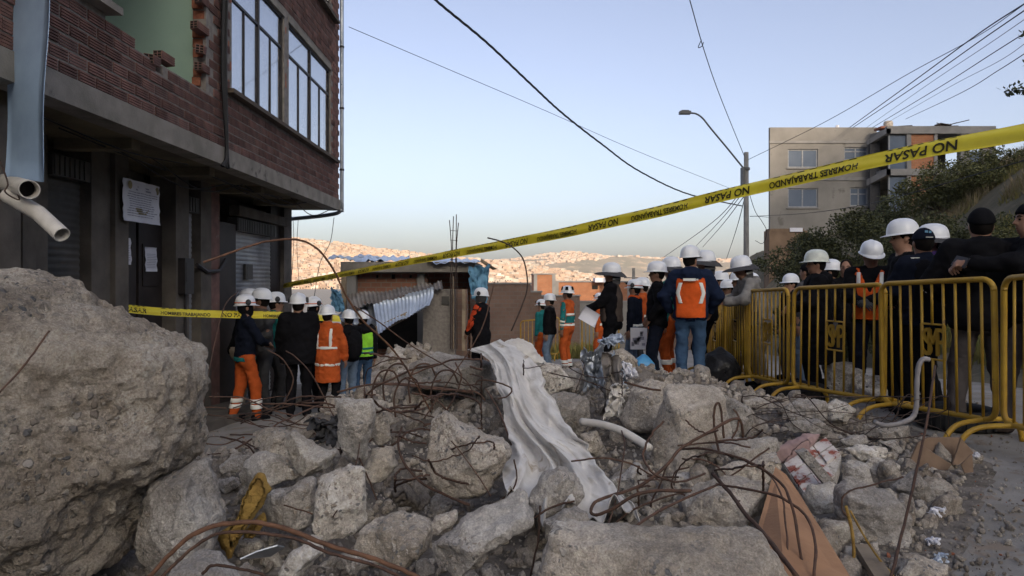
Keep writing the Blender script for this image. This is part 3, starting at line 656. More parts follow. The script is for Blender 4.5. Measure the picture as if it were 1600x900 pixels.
# ================================================================== RUBBLE PILE
CR = {'A': (280, 580, 2.8125), 'B': (560, 520, 2.367), 'C': (900, 560, 2.6475), 'D': (1200, 560, 2.6475), 'L': (0, 400, 1.8), 'S': (340, 360, 3.0), 'N': (700, 370, 3.3333), 'F': (0, 0, 1)}
def q(c, pts): ox, oy, s = CR[c]; return [(ox+x/s, oy+y/s) for x, y in pts]
def pile_edge(x, y):
    xr = np.interp(y, [1.2, 2.0, 2.6, 3.4, 4.5, 6.0, 7.0, 8.0], [.9, 1.05, 1.35, 2.0, 2.9, 3.05, 2.6, 2.0])
    xl = np.interp(y, [1.2, 4, 5.5, 6.5, 7.5, 9], [-3.4, -2.9, -2.2, -1.75, -1.4, -1.0])
    m = np.minimum(xr-x, x-xl); return sm(-.5, .6, m)**1.4*sm(8.6, 6.6, y)*sm(.6, 1.3, y)
def pile(x, y):
    x = np.asarray(x, float); y = np.asarray(y, float); sh = x.shape; P_ = np.stack([x.ravel(), y.ravel(), 0*x.ravel()], 1)
    g = gz(x, y); top = -1.12+.14*sm(4.5, 7, y)-.05*sm(1, 2.5, x)-.42*np.exp(-(((x+.35)/.55)**2+((y-3.5)/.9)**2))-.14*np.exp(-(((x+1.6)/.8)**2+((y-4.8)/1.0)**2))
    top = top+(.09*fbm(P_*1.6, 4, 2)+.035*fbm(P_*6, 3, 7)).reshape(sh)
    return g+np.maximum(top-g, .02)*pile_edge(x, y)
px_, py_ = np.meshgrid(np.linspace(-3.9, 3.6, 230), np.linspace(.7, 8.8, 240), indexing='ij')
pz = pile(px_, py_)-.012*(pile_edge(px_, py_) < .02)
tag(put('rubble', mesh('rubble', np.stack([px_, py_, pz], -1).reshape(-1, 3), grid_faces(*px_.shape), ['mound'], smooth=True)), 'dark heap of earth and crushed masonry under the broken concrete', 'rubble', kind='stuff')
def polysd(A, B, poly):
    p = np.array(poly); d = np.full(A.shape, 1e9, np.float32); s = np.ones(A.shape, np.float32); n = len(p); j = n-1
    for i in range(n):
        e = p[j]-p[i]; wx = A-p[i, 0]; wy = B-p[i, 1]; t = np.clip((wx*e[0]+wy*e[1])/(e@e+1e-12), 0, 1)
        d = np.minimum(d, (wx-e[0]*t)**2+(wy-e[1]*t)**2)
        c1 = B >= p[i, 1]; c2 = B < p[j, 1]; c3 = e[0]*wy > e[1]*wx
        s = np.where((c1 & c2 & c3) | (~c1 & ~c2 & ~c3), -s, s); j = i
    return s*np.sqrt(d)
def rock_arrays(poly, T, rs, rnd=.002, facets=3, amp=.006, h=None, top=.5, fine=.006, fac=None, bs=.8):
    p = np.array(poly); rx, rz = np.ptp(p[:, 0])/2, np.ptp(p[:, 1])/2; size = max(rx, rz, T/2)
    c2 = (p.min(0)+p.max(0))/2
    h = h or min(.020, max(.0085, size/28)); pl = []
    for k in range(facets):
        n = np.array([(.35+.6*rs.random())*(1 if (k+rs.integers(2)) % 2 else -1), -1, rs.uniform(-.5, .6)]); n /= np.linalg.norm(n); pl.append((n, (abs(n[0])*rx+abs(n[1])*T/2+abs(n[2])*rz)*rs.uniform(.44, .60)))
    if top:
        n = np.array([rs.uniform(-.15, .15), -.55, .85]); n /= np.linalg.norm(n); pl.append((n, (abs(n[1])*T/2+n[2]*rz)*rs.uniform(.62, .78)))
    for n, o in (fac or []): n = np.array(n, float); n /= np.linalg.norm(n); pl.append((n, (abs(n[0])*rx+abs(n[1])*T/2+abs(n[2])*rz)*o))
    def f(X, Y, Z):
        d = polysd(X, Z, p)+.28*np.maximum(0, -Y-T*.1)+bs*np.maximum(0, Y-T*.06)
        d = smax(d, np.abs(Y)-T/2, rnd)
        for n, o in pl: d = smax(d, n[0]*(X-c2[0])+n[1]*Y+n[2]*(Z-c2[1])-o, rnd)
        return d
    v, fq = nets(f, (p[:, 0].min(), -T/2, p[:, 1].min()), (p[:, 0].max(), T/2, p[:, 1].max()), h)
    N = vnormals(v, fq); sd = int(rs.integers(1e6)); off = rs.uniform(0, 50, 3)
    k_ = min(1, size*4)
    dsp = amp*(.9-2*np.abs(fbm(v*(1.1/size)+off, 3, sd, .5)))*.8+k_*.0035*(.6-2*np.abs(vnoise(v*8+off, sd+21)))+fine*1.2*fbm(v*20+off, 3, sd+9, .7)+.009*k_*pebbles(v*21+off, sd+5, .3)
    pit = vnoise(v*11+off, sd+3); dsp = dsp-.025*np.clip(pit-.42, 0, 1)*k_
    v = v+N*dsp[:, None]
    return v, fq
def rdp(P, tol):
    """drop outline points that bend the outline by less than tol"""
    P = list(P)
    while len(P) > 5:
        d = []
        for i in range(len(P)):
            a, b, c = np.array(P[i-1]), np.array(P[i]), np.array(P[(i+1) % len(P)]); e = c-a; d.append(abs(e[0]*(b-a)[1]-e[1]*(b-a)[0])/(np.linalg.norm(e)+1e-9))
        k = int(np.argmin(d))
        if d[k] > tol: break
        P.pop(k)
    return P
def zbase(py, hh=.95): return hh*F/(py-HY)
ROCKS = {}
def rock(label, c, pts, mat='chunk', T=None, Y=None, name='concrete_chunk', cat='concrete chunk', hh=.97, **kw):
    pp = q(c, pts); ys = [p[1] for p in pp]
    if Y is None: Y = zbase(max(ys), hh)
    poly = [((x-800)/F*Y, -(y-HY)/F*Y) for x, y in pp]; poly = rdp(poly, .055*max(np.ptp(np.array(poly), axis=0))) if cat == 'concrete chunk' and T != 1.25 else poly; a = np.array(poly); ctr = (a.min(0)+a.max(0))/2
    T = T or .75*min(np.ptp(a[:, 0]), np.ptp(a[:, 1]))+.05
    rs = np.random.default_rng(abs(hash(label)) % 1000 if False else sum(map(ord, label)))
    kw.setdefault('bs', .4+1.1*max(abs(ctr[0]), abs(ctr[1]))/Y)
    v, f = rock_arrays([(x-ctr[0], z-ctr[1]) for x, z in poly], T, rs, **kw)
    v = v+np.array([ctr[0], Y, ctr[1]])
    o = place(name, v, f, [mat], None, 20 if cat.startswith('conc') else True); tag(o, label, cat, 'broken concrete in the rubble pile'); ROCKS[label] = o
    return o
# --- the big boulder
rock('huge rough concrete boulder studded with pebbles filling the lower corner beside the shops', 'F', [(-190,520),(-90,455),(0,432),(60,424),(108,438),(150,474),(205,502),(255,527),(300,553),(306,590),(296,640),(298,690),(285,722),(240,742),(216,800),(206,852),(150,884),(60,888),(0,852),(-120,830),(-200,700)], 'boulder', T=1.25, Y=2.55, name='concrete_boulder', rnd=.03, facets=3, amp=.04, h=.0135, top=0, fine=.013, fac=[((.25,-.8,.62),.60), ((.65,-.75,.1),.66), ((-.2,-.85,-.45),.62), ((.1,-.9,-.75),.66)])
# --- left and centre
rock('grey concrete block leaning against the huge boulder', 'F', [(205,870),(222,800),(245,752),(290,722),(326,716),(345,745),(352,800),(338,826),(334,866),(300,885),(240,895)], 'chunk_grey', T=.30, Y=2.45)
rock('low grey chunk cut by the bottom edge below the yellow foam', 'A', [(-20,860),(0,830),(80,790),(180,800),(235,850),(275,910),(260,960),(-20,960)], 'chunk_grey', Y=2.0, T=.25)
rock('pale upright wedge of concrete standing behind the twisted wires', 'A', [(688,125),(760,115),(848,122),(862,190),(822,370),(768,398),(705,310),(712,225)], 'chunk_pale', hh=.93, T=.22)
rock('rounded buff lump behind the pale upright wedge', 'A', [(842,122),(905,128),(932,300),(890,325),(838,310)], 'chunk', Y=4.2)
rock('smooth pale wedge of concrete tipped toward the black hollow', 'A', [(462,278),(510,260),(600,325),(692,352),(655,420),(570,458),(510,400)], 'chunk_pale', hh=.95, T=.25)
rock('brown-edged slab tilted under the smooth pale wedge', 'A', [(325,275),(390,246),(480,265),(522,420),(490,440),(400,362),(340,322)], 'chunk', Y=3.75)
rock('wide grey chunk half buried above the yellow foam', 'A', [(262,485),(300,390),(370,343),(440,368),(535,452),(460,492),(400,522),(285,520)], 'chunk_grey', Y=3.3)
rock('flat-topped grey block between the foam and the tall upright block', 'A', [(376,600),(400,530),(470,500),(590,470),(604,560),(592,655),(540,694),(382,668)], 'chunk_grey', Y=2.85, T=.26)
rock('tall upright pale concrete block with a thin rod across its face', 'A', [(586,560),(610,472),(670,455),(740,418),(806,428),(806,560),(818,660),(780,702),(650,738),(596,660)], 'chunk_pale', Y=2.75, T=.22)
rock('small angular chunk at the mouth of the dark hollow', 'A', [(815,440),(825,395),(860,340),(935,333),(957,410),(900,482),(838,486)], 'chunk', Y=3.6)
rock('flat layered block in front of the dark hollow', 'A', [(772,765),(800,690),(870,640),(960,618),(1060,640),(1108,682),(1100,765),(1020,832),(860,832),(788,802)], 'chunk', Y=2.55, T=.3, fac=[((0,-.4,.9),.55)])
rock('narrow pale chunk pointing up beside the thick foreground bar', 'A', [(440,880),(500,780),(580,722),(618,740),(622,792),(540,892),(470,905)], 'chunk_pale', Y=2.25, T=.16)
rock('small pale chunk lying among the wire near the road', 'A', [(172,428),(230,365),(312,370),(302,432),(240,468)], 'chunk_pale', Y=4.0)
rock('small flat stone under the pale chunk near the road', 'A', [(178,480),(250,465),(262,500),(215,535),(185,520)], 'chunk_grey', Y=3.6)
rock('small dark chunk tucked under the flat layered block', 'A', [(724,800),(780,778),(845,840),(780,884),(735,866)], 'chunk_grey', Y=2.35)
rock('broad flat slab under the top of the white sheet', 'B', [(160,190),(200,110),(290,74),(420,80),(492,110),(508,185),(420,218),(300,212)], 'chunk_grey', Y=5.7, T=1.0, top=0, fac=[((0,-.35,.93),.5)], amp=.012)
rock('large rough rock in the centre beside the white sheet', 'B', [(258,420),(272,320),(320,290),(370,318),(400,350),(540,384),(568,440),(520,545),(470,588),(380,598),(290,562),(260,495)], 'chunk', Y=3.45, T=.45, amp=.015)
rock('long broken slab sloping to the bottom edge below the sheet', 'B', [(262,790),(300,738),(480,620),(604,588),(645,682),(540,772),(372,900),(308,862)], 'chunk_grey', Y=2.45, T=.35, top=0, facets=1, fac=[((-.25,-.55,.85),.30), ((.45,-.85,-.25),.45)], amp=.012)
rock('knobbly chunk in front of the foot of the white sheet', 'B', [(632,610),(700,510),(740,488),(802,520),(834,592),(800,634),(700,664),(640,655)], 'chunk_grey', Y=2.95)
rock('flat grey piece resting above the big bottom slab', 'B', [(686,700),(760,648),(852,655),(868,702),(800,734),(700,766)], 'chunk_grey', Y=2.55)
rock('small rounded chunk beside the long broken slab', 'B', [(262,720),(290,680),(360,655),(370,690),(300,740),(270,750)], 'chunk', Y=2.9)
rock('massive pebbly slab along the bottom edge', 'F', [(838,905),(850,850),(868,826),(905,818),(945,822),(1010,826),(1046,842),(1110,832),(1180,828),(1222,862),(1232,905),(1200,960),(860,960)], 'chunk', Y=2.1, T=.5, amp=.016, top=0, fac=[((.1,-.5,.85),.5),((-.3,-.9,.3),.5)])
rock('grubby stone jutting out behind the white sheet', 'B', [(636,140),(690,110),(745,120),(802,190),(760,215),(700,232),(655,190)], 'chunk_pale', Y=5.2)
rock('flat stone beyond the sheet with wire over it', 'B', [(740,140),(820,130),(840,200),(800,232),(740,230)], 'chunk_grey', Y=5.4)
rock('brown stone propped behind the bent metal sheets', 'B', [(905,75),(980,58),(1032,100),(1012,172),(930,154)], 'chunk', Y=5.6)
rock('square dusty block beside the crumpled metal', 'B', [(690,235),(760,215),(850,240),(860,330),(800,390),(720,330)], 'chunk_grey', Y=4.8)
rock('ochre stone under the bent white pipe', 'B', [(820,375),(880,360),(905,420),(880,455),(830,430)], 'chunk', Y=4.1)
rock('dull chunk under the hem of the white sheet', 'C', [(146,505),(260,430),(302,480),(292,560),(200,604),(160,570)], 'chunk_grey', Y=3.4)
rock('rounded weathered block behind the tall upright column stump', 'C', [(186,255),(230,130),(300,88),(372,104),(345,300),(210,292)], 'chunk', Y=4.7, T=.5, rnd=.02)
rock('tall square column stump rising from the rubble', 'C', [(300,600),(312,300),(340,200),(380,108),(440,84),(540,90),(592,120),(602,200),(640,330),(560,362),(480,400),(478,505),(440,600),(312,692)], 'chunk', Y=4.05, T=.42, top=0, facets=0, fac=[((.25,-1,.12),.58), ((-.9,-.7,0),.66), ((0,-.6,.9),.74)], amp=.008, rnd=.008)
rock('grey lump wedged against the column stump', 'C', [(588,130),(650,158),(722,210),(734,300),(640,332),(604,230)], 'chunk_grey', Y=4.5)
rock('flat smooth slab lying in front of the column stump', 'C', [(556,364),(640,328),(822,328),(828,372),(740,422),(640,412)], 'chunk_pale', Y=3.75, T=.35, top=0, fac=[((0,-.4,.9),.5)], amp=.008)
rock('thick block under the flat smooth slab', 'C', [(574,455),(700,408),(828,388),(834,450),(760,514),(600,504)], 'chunk', Y=3.6)
rock('layered crusty block crossed by a thick bar', 'C', [(440,605),(500,520),(580,498),(720,488),(842,560),(832,604),(760,684),(640,704),(490,708),(452,645)], 'chunk', Y=3.15, T=.4, amp=.018)
rock('dark broken block inside the bar tangle', 'C', [(310,600),(360,560),(450,560),(470,690),(420,730),(330,690)], 'chunk_grey', Y=3.5)
rock('small lump below the crusty block', 'C', [(400,480),(470,470),(480,540),(430,560),(395,530)], 'chunk_pale', Y=3.7)
# --- right-hand heap
rock('pink plastered slab piece beside the painted brickwork', 'D', [(18,432),(18,380),(150,308),(222,316),(140,392),(66,436)], 'plaster_pink', Y=3.9, T=.12, name='plaster_slab', cat='plaster slab', amp=.006, top=0)
rock('crusty white lump beside the cardboard sheet', 'D', [(145,565),(170,528),(270,518),(304,570),(272,642),(212,684),(160,642)], 'chunk_pale', Y=3.3)
rock('large two-faced block near the edge of the gravel', 'D', [(280,540),(340,493),(500,556),(548,610),(558,722),(530,764),(440,774),(350,744),(284,645)], 'chunk_grey', Y=3.0, T=.35, top=0, facets=0, fac=[((-.4,-.8,-.1),.55),((.3,-.9,.2),.55),((.1,-.45,.9),.5)])
rock('flat pale shard on top of the right-hand heap', 'D', [(312,372),(410,358),(484,372),(484,406),(370,418)], 'chunk_pale', Y=4.2, T=.2)
rock('thin grey shard behind the flat pale shard', 'D', [(298,338),(340,318),(404,322),(410,350),(330,364)], 'chunk_grey', Y=4.5, T=.15)
rock('small pale block below the flat shards', 'D', [(404,436),(440,408),(544,440),(534,482),(480,504),(418,484)], 'chunk_pale', Y=3.9)
rock('grey stone between the painted brickwork and the pale block', 'D', [(305,505),(330,428),(404,428),(434,524),(370,528)], 'chunk_grey', Y=3.7)
rock('sloping grey slab edging onto the gravel', 'D', [(520,530),(600,456),(688,560),(664,606),(590,596)], 'chunk_grey', Y=3.6, T=.2)
rock('little round stone beside the two-faced block', 'D', [(533,582),(590,588),(604,640),(560,664),(535,630)], 'chunk_grey', Y=3.2)
rock('pale angular stone under the first yellow barrier legs', 'D', [(238,192),(280,166),(364,210),(305,262),(248,252)], 'chunk_pale', Y=5.2)
rock('long low stone under the thin wire net', 'D', [(60,205),(130,168),(242,180),(252,252),(150,264),(58,252)], 'chunk_grey', Y=5.2)
rock('flat grey stone in the middle of the wire net', 'D', [(66,266),(200,248),(274,290),(240,314),(90,304)], 'chunk_grey', Y=4.8)
rock('grey stone under the bent grey conduit', 'D', [(386,276),(500,272),(594,280),(604,332),(480,344),(398,314)], 'chunk_grey', Y=4.9)
rock('small pale flake beside the cardboard box', 'D', [(458,344),(520,338),(564,382),(500,404)], 'chunk_pale', Y=4.4)
rock('whitish stone where the heap meets the street', 'C', [(690,175),(760,160),(810,185),(790,215),(700,205)], 'chunk_pale', Y=5.9)
rock('low brown slab lying on the gravel at the bottom edge', 'D', [(525,855),(600,808),(725,850),(704,892),(540,898)], 'chunk', Y=2.6, T=.25, top=0, fac=[((0,-.3,.95),.5)])
# --- crushed pieces too many to count
protos = []
for k in range(8):
    rs = np.random.default_rng(100+k); n = rs.integers(5, 8); an = np.sort(rs.uniform(0, 6.28, n)); an = np.linspace(0, 6.28, n, endpoint=False)+rs.uniform(-.35, .35, n)
    poly = [(math.cos(a)*rs.uniform(.38, .55), math.sin(a)*rs.uniform(.3, .5)) for a in an]
    protos.append(rock_arrays(poly, rs.uniform(.45, .8), rs, rnd=.015, facets=3, amp=.03, h=.065, fine=.015))
def scatter(n, lo, hi, region, proto, zf, sink=.25, seed=3, flat=(.6, 1), pw=1.7):
    rs = np.random.default_rng(seed); V = []; Fq = []; off = 0; X_, Y_ = region(rs, n*12); X_, Y_ = X_[:n], Y_[:n]; Z_ = zf(X_, Y_)
    for x, y, z in zip(X_, Y_, Z_):
        s = lo*(hi/lo)**(rs.random()**pw); v, f = proto[rs.integers(len(proto))]
        E = np.array(Euler(rs.uniform(0, 6.28, 3)).to_matrix()); v2 = (v*np.array([1, rs.uniform(.7, 1), rs.uniform(*flat)])) @ E.T*s
        V.append(v2+np.array([x, y, z+s*(.5-sink)*.6])); Fq.append(f+off); off += len(v2)
    return np.concatenate(V), np.concatenate(Fq)
def reg_pile(rs, m):
    x, y = rs.uniform(-3.2, 3.1, m), rs.uniform(1.6, 8.0, m); k = pile_edge(x, y) > .12; return x[k], y[k]
v, f = scatter(950, .06, .27, reg_pile, protos, pile, .35, 5, (.35, .9), 1.2)
tag(place('concrete_debris', v, f, ['fragments'], None, False), 'heap of hand-sized broken concrete filling gaps in the pile', 'debris', kind='stuff')
tiny = []
for k in range(6):
    rs = np.random.default_rng(300+k); ph = (1+5**.5)/2
    iv = np.array([(-1,ph,0),(1,ph,0),(-1,-ph,0),(1,-ph,0),(0,-1,ph),(0,1,ph),(0,-1,-ph),(0,1,-ph),(ph,0,-1),(ph,0,1),(-ph,0,-1),(-ph,0,1)])/3.8
    fi = np.array([(0,11,5),(0,5,1),(0,1,7),(0,7,10),(0,10,11),(1,5,9),(5,11,4),(11,10,2),(10,7,6),(7,1,8),(3,9,4),(3,4,2),(3,2,6),(3,6,8),(3,8,9),(4,9,5),(2,4,11),(6,2,10),(8,6,7),(9,8,1)])
    tiny.append((iv*rs.uniform(.6, 1.25, (12, 1))*np.array([1, .85, .7]), fi))
v, f = scatter(17000, .014, .09, reg_pile, tiny, pile, .3, 6)
tag(place('stone_chippings', v, f, ['fragments'], None, False), 'fist-sized and smaller stone chippings strewn over the pile', 'chippings', kind='stuff')
def reg_ground(rs, m):
    y = 2.2+6.5*rs.random(m)**1.9; rt = rs.random(m) < .88; x = np.where(rt, rs.uniform(.8, 5.2, m), rs.uniform(-4, -1, m))
    k = ~((x > 0) & (rs.random(m) > np.exp(-np.maximum(0, x-np.interp(y, [2, 4.5, 6], [1.1, 2.9, 3.0]))*.8))); return x[k], y[k]
v, f = scatter(13000, .005, .045, reg_ground, tiny, gz, .2, 8)
tag(place('gravel', v, f, ['fragments'], None, False), 'loose gravel and grit spread over the street beside the pile', 'gravel', kind='stuff')
v, f = scatter(420, .008, .04, reg_ground, tiny, gz, .2, 12)
tag(place('brick_crumbs', v, f, ['brick_raw'], None, False), 'crumbs of red brick scattered through the gravel', 'brick crumbs', kind='stuff')
# ------------------------------------------------------------------ reinforcing bars
def Yline(Y, n): return list(np.interp(np.linspace(0, 1, n), np.linspace(0, 1, len(Y)), Y)) if hasattr(Y, '__len__') else [Y]*n
def bar(label, c, pts, Y, r=.007, mat='rebar', name='rebar', cat='rebar', n=7, grp='rusty bars in the rubble pile'):
    pp = q(c, pts); P_ = [W(x, y, d) for (x, y), d in zip(pp, Yline(Y, len(pp)))]; rs_ = np.random.default_rng(sum(map(ord, label))); sp = spline(P_, n); r = r*.74 if mat.startswith('rebar') else r
    if cat == 'rebar':
        kk = np.cumsum(rs_.normal(0, .0009, (len(sp), 3)), 0); kk -= np.linspace(0, 1, len(sp))[:, None]*kk[-1]; sp = [p+Vector(k3) for p, k3 in zip(sp, kk)]
    mb = MB(); mb.tube(sp, [r*(1+.10*rs_.uniform(-1, 1)) for _ in sp], 7 if r > .005 else 5)
    o = mb.put(name, mat, None, True); return tag(o, label, cat, grp)
bar('long rusty bar arching high in front of the shutter', 'S', [(-65,150),(30,120),(140,80),(240,50),(340,40),(430,55),(500,110),(560,200),(605,300),(680,410),(760,490),(850,590),(930,720),(1000,850)], (3.5, 4.6), .0085, 'rebar_bright')
bar('thick rusty bar looping across the bottom foreground', 'F', [(228,905),(280,852),(330,823),(385,818),(440,828),(500,850),(560,866),(620,888),(680,915)], (1.62, 1.7), .008, 'rebar_bright')
bar('second thick bar hugging the bottom foreground loop', 'F', [(250,905),(290,866),(340,834),(400,830),(460,838),(520,862),(590,884),(650,912)], (1.66, 1.74), .006, 'rebar')
bar('long thin bar slanting through the gap right of the green vest', 'S', [(640,355),(750,425),(850,500),(960,570),(1080,640),(1170,710),(1200,775)], 4.5, .006)
bar('straight thin bar leaning in front of the broad flat slab', 'F', [(772,440),(757,500),(738,540),(700,597),(662,655)], (4.5, 4.3), .006)
bar('bar with hooked end lying over the white sheet', 'B', [(432,190),(450,178),(500,182),(550,200),(566,215),(550,235),(515,245)], 4.3, .007)
bar('long curved bar running down beside the white sheet', 'B', [(470,205),(520,290),(560,400),(598,490),(590,560),(540,640),(470,692)], (4.3, 2.8), .007)
bar('thin bar bowed in front of the sheet below the hooked bar', 'B', [(575,470),(585,540),(560,590),(505,635)], 2.9, .005)
bar('wide bar curving under the large central rock', 'B', [(160,350),(148,400),(165,470),(230,550),(320,600),(410,636)], (3.6, 3.0), .0085)
bar('flat bar running along the front of the broad flat slab', 'B', [(50,190),(180,195),(300,210),(430,218),(470,250)], 4.7, .008)
bar('thin rod across the face of the large central rock', 'B', [(343,400),(420,500),(490,605)], (3.15, 3.0), .004)
bar('rod poking up from the long broken slab', 'B', [(672,640),(662,760),(636,900)], 2.4, .005)
bar('short rod crossing the knobbly chunk', 'B', [(640,690),(720,640),(800,622)], 2.7, .006)
bar('rod dropping over the tall upright pale block', 'A', [(792,310),(775,410),(730,550),(676,640)], (3.1, 2.6), .004)
bar('bent rod hanging in the dark hollow', 'A', [(790,380),(815,440),(850,520),(868,565)], 3.2, .005)
bar('short rod stuck in the flat-topped grey block', 'A', [(460,590),(520,606),(585,628)], 2.6, .004)
bar('low bar curling among scraps at the bottom edge', 'A', [(100,888),(150,852),(260,860),(340,880),(400,905)], 1.9, .006)
bar('hairpin bar bent back on itself in the right-hand tangle', 'C', [(692,325),(682,262),(650,250),(560,300),(440,370),(380,440),(260,530),(110,580),(66,618),(80,648),(150,620),(280,552),(475,548)], (3.3, 2.7), .0095)
bar('upright loop of bar in front of the column stump', 'C', [(592,395),(572,290),(572,215),(588,188),(600,220),(612,330)], 3.3, .008)
bar('bar sweeping over the cardboard sheet to the bottom edge', 'C', [(440,375),(520,372),(620,395),(740,440),(850,515),(900,630),(945,905)], (3.2, 2.3), .007)
bar('outer bar looping over the cardboard sheet', 'C', [(580,520),(700,540),(840,572),(950,650),(992,760),(985,905)], (2.9, 2.2), .007)
bar('inner thin bar running down the cardboard sheet', 'C', [(700,425),(800,480),(850,560),(868,700),(880,860)], (3.1, 2.3), .005)
bar('thick straight bar resting on the crusty block', 'C', [(565,475),(640,560),(700,640),(790,745),(915,905)], (3.0, 2.1), .011)
bar('long thin bar lying over the massive bottom slab', 'C', [(10,892),(130,800),(280,662),(420,590),(590,520)], (2.0, 2.9), .007)
bar('thin upright bar beside the column stump', 'C', [(188,300),(200,370),(170,560),(128,705)], (3.4, 2.7), .005)
bar('bar lying across the hem of the white sheet', 'C', [(-20,425),(110,410),(240,440),(340,500)], 3.2, .006)
bar('short bar crossing the flat smooth slab', 'C', [(620,500),(700,440),(800,370)], 3.3, .006)
bar('curved bar deep inside the right-hand tangle', 'C', [(380,430),(350,520),(310,600),(330,680)], 3.1, .006)
bar('crossing bar low in the right-hand tangle', 'C', [(140,705),(220,640),(330,590),(480,545)], 2.9, .006)
bar('small bent bar beside the hairpin', 'C', [(470,450),(410,470),(400,540),(480,580)], 3.2, .006)
bar('short stub of bar beside the torn metal sheets', 'C', [(200,98),(280,120),(350,132)], 4.4, .010)
bar('little hooks of bar standing behind the flat smooth slab', 'C', [(645,330),(668,290),(672,240),(650,210)], 3.5, .007)
bar('tall slanting rod in front of the yellow barriers', 'D', [(690,30),(668,180),(625,420),(565,690),(508,905)], (3.4, 2.3), .0075)
bar('thin bent rod in front of the two-faced block', 'D', [(330,660),(305,620),(312,568),(360,538),(470,508),(560,490)], 2.75, .005)
bar('dry yellow cane standing in the right-hand heap', 'D', [(322,610),(345,700),(355,800),(350,905)], 2.5, .006, 'foam', 'cane', 'cane')
bar('dry cane lying slack beside the wood plank', 'D', [(340,630),(400,740),(460,830),(520,900)], 2.5, .004, 'foam', 'cane', 'cane')
bar('grey corrugated conduit bent like a hook before the barriers', 'D', [(668,5),(640,4),(622,40),(616,120),(614,200),(596,245),(540,270),(480,276),(440,262)], 4.5, .016, 'pipe_grey', 'conduit', 'conduit')
bar('thin wire looping up to the yellow tape in mid street', 'N', [(205,5),(270,22),(330,50),(385,105),(408,180),(412,270),(385,360),(330,490)], 5.6, .006, 'wire_dark', 'bent_wire', 'wire')
bar('thin rod lying up the face of the huge boulder', 'L', [(137,210),(70,300),(-8,392)], (2.02, 1.9), .004)
bar('curved bar standing up by the orange coat', 'S', [(560,900),(500,780),(430,660),(360,590),(320,565)], 5.2, .006)
bar('curved bar standing up before the black jacket', 'S', [(300,840),(345,740),(350,680),(300,600),(235,560)], 5.4, .007)
bar('bar lying level before the green vest', 'S', [(560,760),(700,725),(850,720),(1000,735),(1190,760)], 4.9, .010)
bar('tall thin bar rising beside the boulder toward the shops', 'F', [(296,700),(312,660),(330,560),(350,480),(372,455)], (4.2, 5.2), .004)
def tangle(label, n, box, Yr, r, seed, mat='rebar', name='wire_tangle', length=(3, 6)):
    rs = np.random.default_rng(seed); x0, y0, x1, y1 = box
    o = empty(name, W((x0+x1)/2, y1, sum(Yr)/2), label, 'wire tangle')
    for k in range(n):
        a = np.array([rs.uniform(x0, x1), rs.uniform(y0, y1)]); an = rs.uniform(-.5, .5)+(math.pi if rs.random() < .5 else 0); pts = []; Yk = rs.uniform(*Yr); st = (x1-x0)*rs.uniform(.12, .26); cur = rs.uniform(-.5, .5)
        for i in range(rs.integers(*length)+1):
            pts.append(W(float(np.clip(a[0], x0-12, x1+12)), float(np.clip(a[1], y0-8, y1+8)), Yk)); a = a+st*np.array([math.cos(an), math.sin(an)*.8]); an += cur+rs.uniform(-.35, .35); Yk += rs.uniform(-.2, .2)
        mb = MB(); sp = spline(pts, 6); sp = [p+Vector(rs.normal(0, r*.3, 3)) for p in sp]; mb.tube(sp, r*rs.uniform(.5, 1.1), 5); mb.put('wire', mat, o, True)
    return o
tangle('knot of rusty bars and wire between the boulder and the workers', 30, (312, 628, 520, 716), (4.2, 5.6), .0062, 21)
tangle('nest of bent rusty stirrups in front of the broad flat slab', 26, (582, 560, 740, 690), (3.9, 4.7), .0068, 22)
tangle('sprawl of thin dark wire over stones below the yellow barriers', 34, (1172, 628, 1470, 722), (4.2, 5.4), .0036, 23, 'wire_dark', length=(4, 8))
tangle('tangle of rusty bars around the column stump foot', 12, (1010, 660, 1180, 800), (2.9, 3.5), .0055, 24)
tangle('loose wire curled over the stones past the white sheet', 8, (830, 570, 960, 650), (4.6, 5.4), .005, 25, 'wire_dark')
tangle('scraps of bar inside the dark hollow', 9, (630, 690, 760, 760), (2.9, 3.5), .006, 26)
# bent stirrups as clear hooks
for k, (x, y) in enumerate(((598, 600), (615, 590), (632, 612), (655, 590), (690, 600))):
    Yk = 4.4+.05*k; h = [W(x-14, y+40, Yk), W(x-16, y+8, Yk), W(x-4, y-18, Yk), W(x+16, y-20, Yk), W(x+26, y-2, Yk+.05)]
    mb = MB(); mb.tube(spline(h, 6), .0065, 6); tag(mb.put('stirrup', 'rebar', None, True), 'bent rusty stirrup hook standing up before the broad flat slab', 'rebar', 'stirrup hooks before the slab')
# ------------------------------------------------------------------ white sheet
Lp = spline([(x, y, 0) for x, y in q('B', [(415,62),(480,105),(515,200),(545,320),(562,420),(540,500),(545,615)])], 10); Rp = spline([(x, y, 0) for x, y in q('B', [(545,24),(625,95),(700,210),(760,320),(845,425),(940,530),(1045,660)])], 10)
ns, nt = 170, 130; tt = np.linspace(0, 1, nt); P3 = np.zeros((ns, nt, 3)); SS, TT = np.meshgrid(np.linspace(0, 1, ns), tt, indexing='ij')
nn = lambda a, b, sd: vnoise(np.stack([np.asarray(a).ravel(), np.asarray(b).ravel(), 0*SS.ravel()+sd], 1), sd).reshape(SS.shape)
wq = TT*3.3+.75*nn(TT*2.2, SS*2.6, 4)
N1 = nn(wq*1.5, SS*1.2, 6); N2 = nn(wq*3.9, SS*2.2, 8); N4 = nn(TT*3.2, SS*5, 14); N5 = nn(wq*8, SS*6, 17)
cr = lambda a, b, sd: 1-2*np.abs(nn(TT*a+SS*b*.4, SS*b-TT*a*.5, sd))
FO = .17*(1-2*np.abs(N1))+.10*N2+.045*N4+.016*N5+.034*cr(5, 8, 31)+.014*cr(13, 19, 33)
EJ = nn(SS*9, TT*0, 41)*9+nn(SS*31, TT*0, 43)*4
